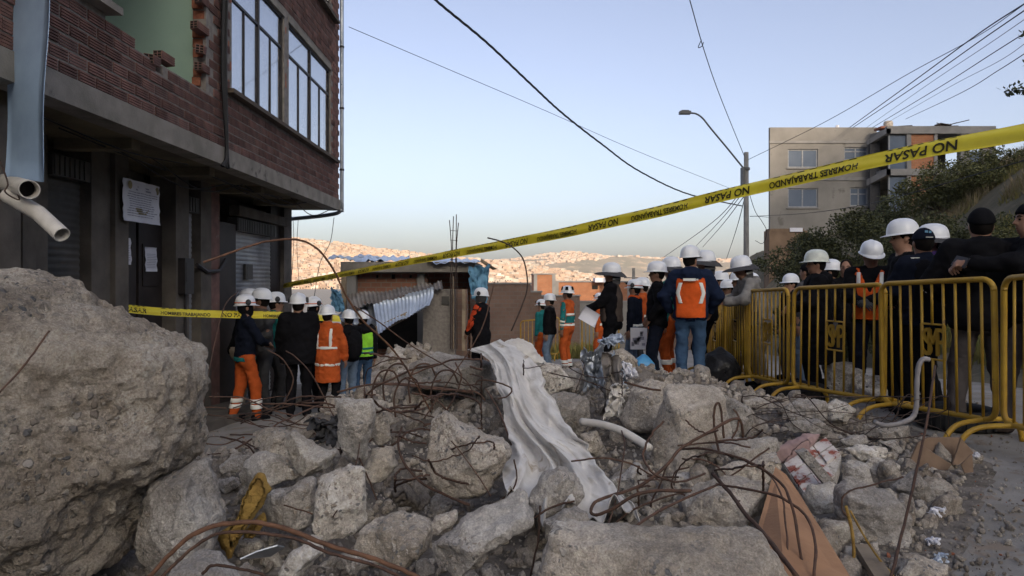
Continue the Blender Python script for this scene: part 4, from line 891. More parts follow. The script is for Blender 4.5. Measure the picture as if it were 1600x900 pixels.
for i in range(ns):
    s = i/(ns-1); k = s*(len(Lp)-1); a = int(min(k, len(Lp)-2)); fr = k-a
    l = Lp[a].lerp(Lp[a+1], fr); r = Rp[a].lerp(Rp[a+1], fr); Yd = 5.75+(3.05-5.75)*s**.85
    for j, t in enumerate(tt):
        e = EJ[i, j]; t2 = t+.03*N2[i, j]
        x = l.x+(r.x-l.x)*t2+(e*.5 if t < .5 else e)*abs(2*t-1); y = l.y+(r.y-l.y)*t2+10*math.sin(t*math.pi)*s
        P3[i, j] = W(x, y, Yd-FO[i, j]*(.45+.75*s)-.10*math.sin(t*math.pi))
hem = np.array([math.sin(t*17)*.5+math.sin(t*41)*.3 for t in tt]); P3[-8:, :, 2] += (np.linspace(0, 1, 8)[:, None]*hem[None, :])*.10
sv, sf = sheet(P3, .004); tag(place('white_sheet', sv, sf, ['cloth_white'], None, True), 'long dirty white sheet draped down over the rubble', 'sheet')
rock('bundled white cloth sack beside the top of the sheet', 'B', [(545,40),(590,18),(640,50),(690,112),(640,125),(580,90)], 'cloth_white', Y=6.2, T=.4, name='cloth_sack', cat='sack', rnd=.06, facets=1, amp=.03)
# ------------------------------------------------------------------ loose things in the pile
def flat(label, c, pts, Y, th, mat, name, cat, group=None, curl=0):
    pp = q(c, pts); P_ = [W(x, y, d) for (x, y), d in zip(pp, Yline(Y, len(pp)))] if not callable(Y) else [W(x, y, Y(x, y)) for x, y in pp]
    n = Vector()
    for i in range(len(P_)): n += (P_[i]).cross(P_[(i+1) % len(P_)])
    n.normalize(); mb = MB(); mb.prism(P_, n*th); return tag(mb.put(name, mat), label, cat, group)
flat('brown cardboard sheet leaning toward the bottom edge', 'D', [(-40,690),(30,448),(75,480),(130,560),(235,735),(345,910),(80,960)], lambda x, y: 3.3-1.15*(y-730)/170+.15*(x-1200)/120, .012, 'cardboard', 'cardboard_sheet', 'cardboard')
flat('weathered wood plank poking out below the two-faced block', 'D', [(358,768),(432,768),(525,915),(455,925)], lambda x, y: 2.75-.5*(y-850)/60, .03, 'timber', 'wood_plank', 'plank')
flat('torn pale metal scrap by the foreground bar', 'A', [(268,828),(340,795),(432,768),(463,774),(402,816),(310,824)], (2.15, 2.3), .004, 'galvanised', 'metal_scrap', 'scrap')
def crumple(label, c, pts, Y, mat, name, cat, amp=.03, seed=1, th=.004):
    """quad patch with creases: pts = 4 corners"""
    pp = [W(x, y, d) for (x, y), d in zip(q(c, pts), Yline(Y, 4))]; n = 26; u = np.linspace(0, 1, n); U, V = np.meshgrid(u, u, indexing='ij')
    P_ = ((1-U)*(1-V))[..., None]*np.array(pp[0])+(U*(1-V))[..., None]*np.array(pp[1])+(U*V)[..., None]*np.array(pp[2])+((1-U)*V)[..., None]*np.array(pp[3])
    Q = np.stack([U.ravel()*3.5, V.ravel()*3.5, 0*U.ravel()+seed*7.1], 1); d = (1-2*np.abs(vnoise(Q, seed))+.6*(1-2*np.abs(vnoise(Q*2.1, seed+4)))).reshape(n, n)
    P_[..., 1] += amp*d; P_[..., 2] += amp*.6*np.roll(d, 5, 0); P_[..., 0] += amp*.5*np.roll(d, 9, 1); sv, sf = sheet(P_, th); return tag(place(name, sv, sf, [mat], None, True), label, cat)
crumple('crumpled grey metal sheet standing in the rubble past the white sheet', 'B', [(820,70),(900,55),(905,210),(835,215)], 5.2, 'galvanised', 'crumpled_sheet', 'metal sheet', .045, 2)
crumple('torn pale-blue plastic strip hanging beside the brown stone', 'B', [(915,85),(940,78),(1000,225),(965,215)], 5.1, 'tin_blue', 'plastic_strip', 'plastic', .05, 3)
crumple('scrap of white plastic stuck on the stones', 'B', [(965,120),(1000,125),(1035,175),(985,190)], 5.05, 'paper', 'plastic_scrap', 'plastic', .04, 4)
crumple('pale folded plastic lying on the brown stone', 'B', [(888,35),(965,18),(975,50),(900,62)], 5.5, 'tin_blue', 'plastic_sheet', 'plastic', .05, 5)
crumple('brown crushed metal post beside the crumpled sheet', 'B', [(905,90),(965,110),(955,330),(900,320)], 5.0, 'tin_dull', 'crushed_metal', 'metal', .05, 6)
crumple('dirty white plastic hanging behind the bent pipe', 'B', [(940,200),(985,205),(960,330),(905,325)], 4.75, 'cloth_white', 'plastic_rag', 'plastic', .05, 7)
crumple('dark grey plastic wrapped behind the smooth pale wedge', 'A', [(540,235),(700,225),(700,330),(600,330)], 3.9, 'c_dgrey', 'plastic_wrap', 'plastic', .06, 8)
mb = MB(); mb.tube(spline([W(x, y, 4.15-.1*i) for i, (x, y) in enumerate(q('C', [(22,262),(100,272),(180,296),(250,335),(305,372)]))], 6), .023, 12); tag(mb.put('bent_pipe', 'pvc', None, True), 'bent dusty white pipe sticking out beside the column stump', 'pipe')
# yellow foam
rock('torn strip of yellow foam standing beside the boulder', 'A', [(343,452),(372,450),(404,520),(330,640),(262,742),(232,822),(136,806),(165,720),(262,650),(290,545)], 'foam', Y=2.6, T=.06, name='foam_strip', cat='foam', amp=.006, fine=.004, rnd=.004, top=0)
rock('folded tail of yellow foam behind the foam strip', 'A', [(300,690),(380,610),(382,660),(330,720),(270,745)], 'foam', Y=2.75, T=.05, name='foam_piece', cat='foam', amp=.01, top=0)
# painted brickwork: bricks still bonded in one piece
pb = empty('painted_brickwork', W(1262, 762, 3.7), 'fallen piece of white and red painted brickwork on the heap', 'brickwork')
A0, A1, A2 = W(*q('D', [(62, 432)])[0], 3.75), W(*q('D', [(240, 322)])[0], 3.95), W(*q('D', [(150, 565)])[0], 3.45)
ex = A1-A0; ey = A2-A0; nz = ex.cross(ey).normalized()
if nz.y > 0: nz = -nz
for i in range(3):
    for j in range(3):
        if (i, j) in ((2, 2),): continue
        a = A0+ex*(j/3+.012)+ey*(i/3+.02)+nz*random.uniform(-.006, .006); b = ex*(1/3-.03); c = ey*(1/3-.05)
        m = MB(); m.prism([a, a+b, a+b+c, a+c], -nz*.09); m.put('brick', 'painted_brick', pb)
m = MB(); m.prism([A0+nz*-.012, A0+ex-nz*.012, A0+ex+ey*.66-nz*.012, A0+ex*.66+ey-nz*.012, A0+ey-nz*.012], -nz*.08); m.put('mortar_bed', 'chunk_pale', pb)
flat('grey mortar strip lying down the painted brickwork', 'D', [(125,392),(165,380),(285,520),(250,540)], 3.45, .05, 'chunk_grey', 'mortar_strip', 'mortar')
# cardboard box
bxo = empty('cardboard_box', W(1470, 735, 4.3), 'crushed brown cardboard box at the edge of the heap', 'box')
for nm, pts, Y in (('side', [(590,422),(622,352),(760,440),(742,462),(640,482)], 4.15), ('top', [(622,352),(662,330),(800,330),(765,436)], 4.3), ('end', [(800,330),(852,392),(790,440),(764,440)], 4.2)):
    P_ = [W(x, y, Y) for x, y in q('D', pts)]; m = MB(); m.prism(P_, (0, .012, .004)); m.put(nm, 'cardboard_dirty', bxo)
m = MB(); m.prism([W(x, y, 4.0) for x, y in q('D', [(800,440),(845,395),(850,470),(815,475)])], (0, .01, 0)); m.put('flap', 'cardboard_dirty', bxo)
for k, (x, y, s, mt, lb) in enumerate(((686, 764, 22, 'paper', 'scrap of white paper on the gravel beyond the slab'), (715, 840, 26, 'tin_blue', 'crumpled pale blue wrapper on the gravel'), (700, 645, 30, 'paper', 'patch of white crushed plaster on the gravel'), (862, 405, 10, 'paper', 'white scrap lying beside the barrier foot'))):
    crumple(lb, 'D', [(x-s, y-s*.5), (x+s, y-s*.6), (x+s*.9, y+s*.6), (x-s*.8, y+s*.5)], F*1.13/(560+y/2.6475-HY)*.985, mt, 'litter', 'litter', .018, 30+k)
# ================================================================== BARRIERS
BHT = 1.22
def barrier(x0, y0, x1, y1, label, group='yellow crowd barriers along the street', emblem=True, nb=10):
    p = Vector((x0, y0, G(x0, y0))); w = Vector((x1, y1, G(x1, y1))); L = (w-p).to_2d().length; sl = (w.z-p.z)
    o = empty('crowd_barrier', ((x0+x1)/2, (y0+y1)/2, (p.z+w.z)/2), label, 'barrier', group, math.atan2(y1-y0, x1-x0)); o.rotation_euler.x = random.uniform(-.025, .025)
    h = L/2; tilt = sl/L; r = .021; zf = lambda x: tilt*x
    def add(name, pts, rad, n=8):
        m = MB(); m.tube(pts, rad, n); ob = put(name, mesh(name, m.v, m.f, ['barrier'], None, True), o); return ob
    c = .09; zb = .19; ring = []
    for cx, cz, a0 in ((h-c, BHT-c, 0), (-h+c, BHT-c, 90), (-h+c, zb+c, 180), (h-c, zb+c, 270)):
        for k in range(6): a = R(a0+90*k/5); x = cx+c*math.cos(a); ring.append((x, 0, cz+c*math.sin(a)+zf(x)))
    ring.append(ring[0]); ring.append(ring[1]); add('frame', ring, r)
    er = .11
    for k in range(1, nb):
        x = -h+L*k/nb+random.uniform(-.006, .006)
        if emblem and abs(x) < er*.75:
            add('bar', [(x, 0, zb+zf(x)), (x, 0, .60+zf(x))], .0105, 6); add('bar', [(x, 0, .88+zf(x)), (x, 0, BHT+zf(x))], .0105, 6)
        else: add('bar', [(x, 0, zb+zf(x)), (x, 0, BHT+zf(x))], .0105, 6)
    if emblem:
        em = MB(); w2, z0, z1 = er, .60, .88
        for a, b in (((-w2, 0, z0), (w2, 0, z0)), ((-w2, 0, z1), (w2, 0, z1)), ((-w2, 0, z0), (-w2, 0, z1)), ((w2, 0, z0), (w2, 0, z1))): em.tube([a, b], .009, 6)
        for s, ox, sx in (('S', -.095, .085), ('M', -.045, .09), ('P', .035, .085)):
            tv, tf = text_poly(s); mx = tv[:, 0].max(); my = tv[:, 1].max(); vv = [(ox+x/mx*sx, -.008, z0+.03+y/my*.22) for x, y in tv]
            n = len(vv); em.add(vv+[(a, .008, b_) for a, _, b_ in vv], [f_ for f_ in tf]+[tuple(n+i for i in reversed(f_)) for f_ in tf])
        put('emblem', mesh('emblem', em.v, em.f, ['barrier']), o)
    for x in (-h+.10, h-.10):
        pts = [(x, -.36, .0), (x, -.33, .10), (x, -.22, .17), (x, 0, .185), (x, .22, .17), (x, .33, .10), (x, .36, .0)]
        add('foot', [(a, b, z+zf(a)) for a, b, z in spline(pts, 4)], .019)
    return o
barrier(3.42, 3.75, 3.50, 4.86, 'yellow barrier cut off by the edge of the picture')
barrier(3.24, 5.96, 3.50, 4.93, 'yellow barrier between the grey hooked conduit and the cap-wearing guard')
barrier(2.97, 7.22, 3.30, 6.06, 'yellow barrier in front of the woman in the long black coat')
barrier(2.90, 8.35, 2.98, 7.36, 'yellow barrier under the man in grey leaning over')
barrier(2.98, 9.55, 2.91, 8.45, 'yellow barrier beside the black refuse sack')
barrier(3.05, 10.75, 2.99, 9.65, 'farthest yellow barrier of the row behind the man in jeans')
barrier(.25, 19.6, 1.35, 19.4, 'yellow barrier across the street behind the woman with the scarf', 'yellow barriers far down the street', False)
barrier(2.0, 19.5, 3.1, 19.8, 'yellow barrier across the street behind the man holding papers', 'yellow barriers far down the street', False)
# ================================================================== WARNING TAPE
def tape(label, pts, width, curl, unit, text=True, flip=True, name='warning_tape', twist=None):
    cl = spline(pts, 24); n = len(cl); m = 9; P_ = np.zeros((n, m, 3)); Ls = [0]
    for i in range(1, n): Ls.append(Ls[-1]+(cl[i]-cl[i-1]).length)
    T = [(cl[min(i+1, n-1)]-cl[max(i-1, 0)]).normalized() for i in range(n)]
    def frame(i):
        side = Vector((0, 0, 1)); side = (side-T[i]*side.dot(T[i])).normalized(); nrm = side.cross(T[i]).normalized()
        if nrm.dot(-cl[i]) < 0: nrm = -nrm
        a = twist(Ls[i]) if twist else 0; return side*math.cos(a)+nrm*math.sin(a), nrm*math.cos(a)-side*math.sin(a)
    fr = [frame(i) for i in range(n)]
    def at(L, t, off=0):
        i = int(np.searchsorted(Ls, L)-1); i = max(0, min(n-2, i)); k = (L-Ls[i])/(Ls[i+1]-Ls[i]); c = cl[i].lerp(cl[i+1], k); s = fr[i][0].lerp(fr[i+1][0], k); w = fr[i][1].lerp(fr[i+1][1], k)
        bow = curl*(1-(2*t)**2)+.004*math.sin(L*5+t*7); return c+s*(t*width)+w*(bow+off)
    for i in range(n):
        for j in range(m): P_[i, j] = at(Ls[i], j/(m-1)-.5)
    sv, sf = sheet(P_, .0012); o = place(name, sv, sf, ['tape'], None, True); tag(o, label, 'tape')
    if text:
        mb = MB(); L = .15; tot = Ls[-1]; seq = [('NO PASAR', .056, .40), ('HOMBRES TRABAJANDO', .042, .62)]; k = 0
        while L < tot-1:
            s, hgt, ln = seq[k % 2]; k += 1; tv, tf = text_poly(s); mx = tv[:, 0].max()
            V_ = [at(L+ln*(1-x/mx) if flip else L+ln*x/mx, -.40+(hgt*(1-y/.73) if flip else hgt*y/.73)/width, .0045) for x, y in tv]
            w_ = MB(); w_.add(V_, tf); w_.put('lettering', 'tape_ink', o)
            nd = 7 if hgt > .04 else 11
            for d in range(nd):
                a = L+ln*(d+.1)/nd; b = L+ln*(d+.8)/nd; hh = random.uniform(.05, .10)
                mb.add([at(a, .46-hh, .002), at(b, .46-hh, .002), at(b-.01, .465, .002), at(a+.01, .465, .002)], [(0, 1, 2, 3)])
            L += ln+.16
        tag(mb.put('folded_print', 'tape_ink', o), kind='stuff')
    return o
tp = [((440, 447), 14.0), ((560, 424), 10.6), ((700, 398), 8.3), ((850, 370), 6.75), ((1000, 337), 5.65), ((1150, 301), 4.85), ((1300, 266), 4.25), ((1450, 234), 3.75), ((1600, 206), 3.35), ((1760, 172), 3.0)]
def pathY(p): return [W(x, y, Y) for (x, y), Y in p]
tape('long yellow warning tape with black lettering slanting across the whole scene', pathY(tp), .102, .012, 1.2, twist=lambda L: -.30+.12*math.sin(L*.9))
tape('short yellow warning tape stretched level before the shop doors', pathY([((150, 476), 8.0), ((250, 487), 8.5), ((350, 491), 9.1), ((450, 493), 9.75), ((530, 498), 10.6)]), .11, .02, 1.2, flip=False, twist=lambda L: -.5)
# ================================================================== COLLAPSED SHACK AND WALLS BEYOND
def wbox(mb, x0, x1, y0, y1, Y, dep):
    a, b = W(x0, y1, Y), W(x1, y0, Y); mb.box((a.x, Y, a.z), (b.x, Y+dep, b.z)); return mb
sh = empty('collapsed_shack', W(640, 560, 17.3), 'half-collapsed brick shack with a tin roof across the street', 'shack')
def part(nm, mat, *boxes):
    mb = MB()
    for b in boxes: wbox(mb, *b)
    return mb.put(nm, mat, sh)
part('wall', 'wall_brick', (557, 668, 426, 560, 17.6, .2), (668, 735, 426, 560, 18.3, .2))
part('pillar', 'conc_frame', (541, 556, 424, 560, 17.4, .35)); part('pillar', 'conc_frame', (652, 663, 428, 560, 17.45, .2))
part('side_wall', 'wall_brick_dull', (735, 744, 426, 560, 17.6, 4))
part('roof_slab', 'beam', (532, 742, 409, 425, 17.2, 4.5))
part('vent_hole', 'painted_dark', (588, 591, 430, 434, 17.59, .05), (612, 617, 429, 436, 17.59, .05), (640, 643, 430, 434, 17.59, .05))
part('block_wall', 'mortar', (661, 711, 452, 562, 16.3, .3))
part('grey_wall', 'wall_brick_dull', (712, 730, 452, 562, 16.6, .25))
part('meter_box', 'shutter_dark', (690, 701, 463, 476, 16.25, .05))
part('post', 'timber', (706, 709, 432, 545, 16.15, .08)); part('post', 'timber', (722, 727, 452, 548, 16.2, .06)); part('post', 'timber', (533, 540, 432, 530, 16.6, .12))
m = MB(); m.box(tuple(W(560, 545, 17.5)), tuple(Vector(W(672, 470, 17.5))+Vector((0, .05, 0)))); m.put('opening_shade', 'painted_dark', sh)  # black panel on the wall, painted as the shade of an opening
def corr(label, pts, pitch, mat, name='corrugated_sheet', amp=.022, bend=0):
    """4 world corners: a-b along the corrugation count, a-d along the ribs"""
    a, b, c, d = [np.array(p) for p in pts]; nu = int(max(12, np.linalg.norm(b-a)/pitch*6)); U, V = np.meshgrid(np.linspace(0, 1, nu), np.linspace(0, 1, 7), indexing='ij')
    P_ = ((1-U)*(1-V))[..., None]*a+(U*(1-V))[..., None]*b+(U*V)[..., None]*c+((1-U)*V)[..., None]*d; n = np.cross(b-a, d-a); n /= np.linalg.norm(n)
    cq = vnoise(np.stack([U.ravel()*5, V.ravel()*4, 0*U.ravel()+pitch*90], 1), 5).reshape(U.shape); P_ = P_+n*(.05*(1-2*np.abs(cq))+amp*np.sin(U*np.linalg.norm(b-a)/pitch*6.283)+bend*np.sin(V*3.14)*np.sin(U*2.2))[..., None]; sv, sf = sheet(P_, .003); return tag(place(name, sv, sf, [mat], None, True), label, 'tin sheet', 'tin sheets of the collapsed shack')
corr('bright tin sheet sliding down the front of the shack', [W(583, 474, 16.0), W(678, 450, 16.0), W(668, 478, 15.3), W(590, 520, 15.2)], .09, 'tin_blue', amp=.014, bend=.12)
corr('grey tin sheet hanging under the shack brick wall', [W(540, 462, 16.6), W(690, 440, 16.6), W(692, 450, 16.1), W(545, 484, 16.0)], .1, 'tin_dull')
corr('rusty tin sheet sagging at the near end of the shack', [W(536, 484, 16.3), W(590, 474, 16.3), W(596, 510, 15.7), W(520, 500, 15.7)], .18, 'galvanised')
corr('loose tin sheet lying at the left end of the shack roof', [W(512, 404, 17.4), W(600, 410, 17.4), W(600, 404, 19.0), W(520, 400, 19.0)], .2, 'galvanised')
corr('pale tin sheets over the middle of the shack roof', [W(545, 409, 17.3), W(640, 408, 17.3), W(640, 402, 20), W(560, 400, 20)], .25, 'tin_blue')
corr('tin sheet over the right end of the shack roof', [W(668, 410, 17.0), W(748, 412, 17.0), W(756, 408, 20), W(680, 402, 20)], .25, 'tin_blue')
mb = MB(); mb.prism([W(566, 520, 15.4), W(636, 487, 15.6), W(637, 497, 15.6), W(575, 530, 15.4)], (0, .1, 0)); tag(mb.put('roof_board', 'timber'), 'fallen roof board below the bright tin sheet', 'board')
mb = MB(); mb.prism([W(752, 404, 17), W(776, 420, 17.4), W(770, 422, 17.4), W(750, 409, 17)], (0, .3, 0)); tag(mb.put('roof_board', 'timber'), 'board jutting past the right end of the shack roof', 'board')
crumple('blue tarpaulin hanging at the right end of the shack', 'F', [(730, 418), (765, 416), (757, 476), (738, 470)], 16.7, 'tarp_blue', 'blue_tarpaulin', 'tarpaulin', .08, 41, .01)
crumple('scrap of blue tarpaulin on a post left of the shack', 'F', [(516, 452), (528, 456), (536, 490), (517, 488)], 15.8, 'tarp_blue', 'blue_tarpaulin', 'tarpaulin', .07, 42, .01)
rc = empty('rebar_column', W(710, 545, 16.1), 'tall cage of thin rebar rising above the shack roof', 'rebar')
for k, (x, t) in enumerate(((704, 344), (707, 338), (711, 335), (714, 348))):
    mb = MB(); mb.tube(spline([W(x, 545, 16.0+.05*k), W(x, 440, 16.0+.05*k), W(x+random.uniform(-2, 2), 390, 16.05), W(x+random.uniform(-2, 3), t, 16.1)], 4), .011, 5); mb.put('rod', 'wire_dark', rc)
for y in (360, 375, 392, 405): mb = MB(); mb.tube([W(703, y, 16), W(715, y+1, 16.1)], .006, 4); mb.put('tie', 'wire_dark', rc)
# spoil heap before the shack
hx, hy = np.meshgrid(np.linspace(-4.6, -.3, 60), np.linspace(10.8, 17.2, 60), indexing='ij'); Ph = np.stack([hx.ravel(), hy.ravel(), 0*hx.ravel()], 1)
def heap(x, y):
    x = np.asarray(x, float); y = np.asarray(y, float); P_ = np.stack([x.ravel(), y.ravel(), 0*x.ravel()], 1)
    return gz(x, y)-.05+(.75*np.exp(-((x+2.2)/1.3)**2-((y-15.2)/2.0)**2)+.35*np.exp(-((x+1.1)/.7)**2-((y-13)/1.6)**2))*(1+.3*fbm(P_*1.5, 3, 6).reshape(x.shape))
tag(put('spoil_heap', mesh('spoil_heap', np.stack([hx, hy, heap(hx, hy)], -1).reshape(-1, 3), grid_faces(60, 60), ['fragments'], smooth=True)), 'grey spoil heap sloping down in front of the shack', 'spoil heap', kind='stuff')
def reg_heap(rs, m): return rs.uniform(-4.2, -.5, m), rs.uniform(11, 17, m)
v, f = scatter(260, .08, .4, reg_heap, protos, heap, .3, 15)
tag(place('rubble', v, f, ['fragments'], None, False), 'broken masonry strewn before the collapsed shack', 'rubble', kind='stuff')
def wall(label, x0, x1, yt, Y, mat, dep=.25, name='brick_wall', cat='wall', cop=True):
    a, b = W(x0, yt, Y), W(x1, yt, Y); zb = min(G(a.x, Y), G(b.x, Y))-.3; o = empty(name, ((a.x+b.x)/2, Y, zb+.3), label, cat)
    m = MB(); m.box((a.x, Y, zb), (b.x, Y+dep, a.z)); m.put('masonry', mat, o)
    if cop: m = MB(); m.box((a.x-.04, Y-.04, a.z), (b.x+.04, Y+dep+.04, a.z+.06)); m.put('coping', 'conc_frame', o)
    return o
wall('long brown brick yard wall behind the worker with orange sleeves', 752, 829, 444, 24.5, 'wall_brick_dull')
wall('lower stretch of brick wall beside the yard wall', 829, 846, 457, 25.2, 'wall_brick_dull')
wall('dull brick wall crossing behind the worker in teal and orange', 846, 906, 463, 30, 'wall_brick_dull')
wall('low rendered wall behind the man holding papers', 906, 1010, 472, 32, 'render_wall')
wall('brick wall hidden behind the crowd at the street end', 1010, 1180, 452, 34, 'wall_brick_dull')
def house(label, x0, x1, yt, yb, Y, dep, mat, wins=()):
    o = empty('brick_house', W((x0+x1)/2, yb, Y), label, 'house'); a, b = W(x0, yb, Y), W(x1, yt, Y)
    m = MB(); m.box((a.x, Y, a.z-3), (b.x, Y+dep, b.z)); m.put('wall', mat, o); m = MB(); m.box((a.x-.1, Y-.1, b.z), (b.x+.1, Y+dep, b.z+.12)); m.put('roof', 'conc_frame', o)
    m = MB(); m.box((a.x+.001, Y-.06, a.z-2.9), (a.x+.35, Y, b.z)); m.box((b.x-.35, Y-.06, a.z-2.9), (b.x-.001, Y, b.z)); m.put('column', 'conc_frame', o)
    for (x, y, x2, y2) in wins:
        c, d = W(x, y2, Y), W(x2, y, Y); m = MB(); m.box((c.x, Y-.03, c.z), (d.x, Y+.05, d.z)); m.put('window', 'painted_dark', o)
    return o
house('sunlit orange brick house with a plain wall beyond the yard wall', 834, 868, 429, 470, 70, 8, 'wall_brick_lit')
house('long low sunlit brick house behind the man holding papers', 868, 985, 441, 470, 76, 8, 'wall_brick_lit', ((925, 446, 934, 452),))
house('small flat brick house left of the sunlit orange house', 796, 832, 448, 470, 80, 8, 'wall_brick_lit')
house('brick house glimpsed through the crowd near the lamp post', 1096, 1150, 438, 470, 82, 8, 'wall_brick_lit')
m = MB(); a, b = W(930, 441, 75), W(946, 434, 75); m.box((a.x, 75, a.z), (b.x, 77, b.z)); tag(m.put('roof_tank', 'paper'), 'white water tank on the long low brick house', 'tank')
# ================================================================== APARTMENT BLOCKS ON THE BANK
def front_wall(o, x0, x1, z0, z1, Y, dep, holes, mat, name='wall'):
    m = MB()
    for a, b, c, d in rects(x0, x1, z0, z1, holes): m.box((a, Y, c), (b, Y+dep, d))
    return m.put(name, mat, o)
def bwin(o, x0, x1, z0, z1, Y, cross=False):
    w = empty('window', (0, 0, 0)); w.parent = o; w.location = Vector(((x0+x1)/2, Y, z0))-o.location
    m = MB(); t = .09
    for a in (x0, x1-t, (x0+x1)/2-t/2): m.box((a, Y+.08, z0), (a+t, Y+.16, z1))
    for a in ([z0, z1-t]+([z0+(z1-z0)*.62] if cross else [])): m.box((x0+t, Y+.085, a), (x1-t, Y+.155, a+t))
    m.put('frame', 'frame_grey', w)
    for a, b in ((x0+t, (x0+x1)/2-t/2), ((x0+x1)/2+t/2, x1-t)):
        m = MB(); m.box((a, Y+.11, z0+t), (b, Y+.125, z1-t)); m.put('pane', 'glass_far', w)
    m = MB(); m.box((x0-.1, Y-.08, z0-.1), (x1+.1, Y+.08, z0-.005)); m.put('sill', 'conc_frame', w)
Yb = 48.0; X = lambda px: (px-800)/F*Yb; Z = lambda py: -(py-HY)/F*Yb
ap = empty('concrete_block', (X(1286), Yb, Z(362)), 'plain grey concrete apartment block with its parapet in low sun', 'building')
wn_ = [(X(1231), X(1278), Z(262), Z(233)), (X(1319), X(1356), Z(250), Z(230)), (X(1231), X(1278), Z(324), Z(294)), (X(1328), X(1356), Z(322), Z(293))]
front_wall(ap, X(1203), X(1370), Z(372), Z(199), Yb, .25, wn_, 'render_wall')
for k, w_ in enumerate(wn_): bwin(ap, *w_, Yb, k in (1, 3))
m = MB(); m.prism([(X(1203)+.001, Yb+.25, Z(372)), (X(1203)+.3, Yb+.25, Z(372)), (X(1203)+4.1, Yb+9, Z(372)), (X(1203)+3.8, Yb+9, Z(372))], (0, 0, Z(199)-Z(372)-.002)); m.box((X(1370)-.25, Yb+.25, Z(372)), (X(1370), Yb+9, Z(199))); m.box((X(1203)+4.1, Yb+8.7, Z(372)), (X(1370)-.25, Yb+9, Z(199))); m.put('side_wall', 'render_wall', ap)
m = MB(); m.box((X(1203)-.05, Yb-.06, Z(224)), (X(1370)+.05, Yb-.003, Z(220))); m.box((X(1203)-.05, Yb-.06, Z(282)), (X(1370)+.05, Yb-.003, Z(277))); m.put('string_course', 'conc_frame', ap)
m = MB(); m.prism([(X(1203)+.3, Yb+.25, Z(215)), (X(1370)-.25, Yb+.25, Z(215)), (X(1370)-.25, Yb+8.7, Z(215)), (X(1203)+4.0, Yb+8.7, Z(215))], (0, 0, .2)); m.put('roof', 'conc_frame', ap)
m = MB(); m.prism([(X(1203)+.4, Yb+.3, Z(299)), (X(1369)-.3, Yb+.3, Z(299)), (X(1369)-.3, Yb+8.6, Z(299)), (X(1203)+4.1, Yb+8.6, Z(299))], (0, 0, .9)); m.put('interior_floor', 'painted_dark', ap)
m = MB(); m.tube([(X(1319), Yb+1, Z(199)), (X(1319), Yb+1, Z(191))], .12, 6); m.put('vent_pipe', 'paper', ap)
rw = MB(); rw.box((X(1192), Yb-1.2, -4), (X(1250), Yb-.2, Z(362))); rw.box((X(1194), Yb-1.1, Z(362)), (X(1246), Yb-.25, Z(359))); o = rw.put('retaining_wall', 'adobe'); tag(o, 'brown earth retaining wall below the plain concrete block', 'wall')
m = MB(); m.box((X(1223), Yb-1.3, Z(364)), (X(1242), Yb-1.21, Z(358))); tag(m.put('name_board', 'paper'), 'small white board on top of the brown retaining wall', 'board')
Yc = 46.0; X2 = lambda px: (px-800)/F*Yc; Z2 = lambda py: -(py-HY)/F*Yc
ub = empty('unfinished_block', (X2(1470), Yc, Z2(350)), 'unfinished concrete-frame block with brick infill above the bushes', 'building')
def fbox(nm, mat, *bs):
    m = MB()
    for (x0, x1, y0, y1, dy, dep) in bs: m.box((X2(x0), Yc+dy, Z2(y1)), (X2(x1), Yc+dy+dep, Z2(y0)))
    return m.put(nm, mat, ub)
for (a, b) in ((1417, 1424), (1460, 1465), (1501, 1511), (1549, 1556)): fbox('column', 'conc_frame', (a, b, 209, 345, .0, .4))
for (a, b) in ((201, 209), (264, 274)): fbox('floor_slab', 'conc_frame', (1384, 1558, a, b, -.08, 8))
fbox('parapet', 'conc_frame', (1386, 1556, 197, 201, -.02, .3))
fbox('brick_infill', 'wall_brick_lit', (1424, 1460, 209, 264, .08, .2)); fbox('brick_infill', 'wall_brick_lit', (1424, 1460, 274, 345, .08, .2)); fbox('brick_infill', 'wall_brick', (1511, 1549, 209, 232, .08, .2))
fbox('glazing', 'glass_far', (1392, 1417, 211, 264, .15, .04)); fbox('glazing', 'glass_far', (1392, 1417, 276, 330, .15, .04)); fbox('mullion', 'frame_grey', (1390, 1392, 209, 330, .12, .1))
fbox('bay_shade', 'painted_dark', (1465, 1501, 209, 345, 1.6, .1)); fbox('back_wall', 'render_wall', (1390, 1556, 209, 345, 7.6, .2)); fbox('window', 'glass_far', (1516, 1535, 236, 262, .14, .04)); fbox('brick_infill', 'render_wall', (1511, 1516, 232, 264, .08, .2)); fbox('brick_infill', 'render_wall', (1535, 1549, 232, 264, .08, .2)); fbox('brick_infill', 'render_wall', (1465, 1549, 274, 345, .5, .2))  # black sheet behind the open bay stands in for its shade
for (z0, z1) in ((201, 209), (264, 274)):
    m = MB(); m.prism([(X2(1384), Yc-.08, Z2(z0)), (X2(1372), Yc+1.5, Z2(z0)-.5), (X2(1372), Yc+1.5, Z2(z1)-.5), (X2(1384), Yc-.08, Z2(z1))], (.3, 0, 0)); m.put('edge_beam', 'conc_frame', ub)
m = MB(); m.box((X2(1374), Yc+1.2, Z2(345)), (X2(1390), Yc+1.4, Z2(212))); m.put('side_wall', 'c_dgrey', ub)  # side coloured dark grey for the shade on that face
m = MB(); m.lathe([(.01, 0), (.28, 0), (.30, .1), (.30, .55), (.26, .66), (.1, .70), (.01, .70)], 16, (X2(1407), Yc+1.5, Z2(197))); tag(m.put('water_tank', 'tank', None, True), 'round pale water tank on the unfinished block roof', 'tank')
m = MB(); m.box((X2(1384), Yc+.6, Z2(197)), (X2(1397), Yc+1.5, Z2(194))); tag(m.put('brick_stack', 'brick_raw'), 'low stack of bricks beside the roof water tank', 'bricks')
tb = empty('timber_heap', (X2(1488), Yc+.8, Z2(197)), 'untidy heap of timber offcuts on the unfinished block roof', 'timber')
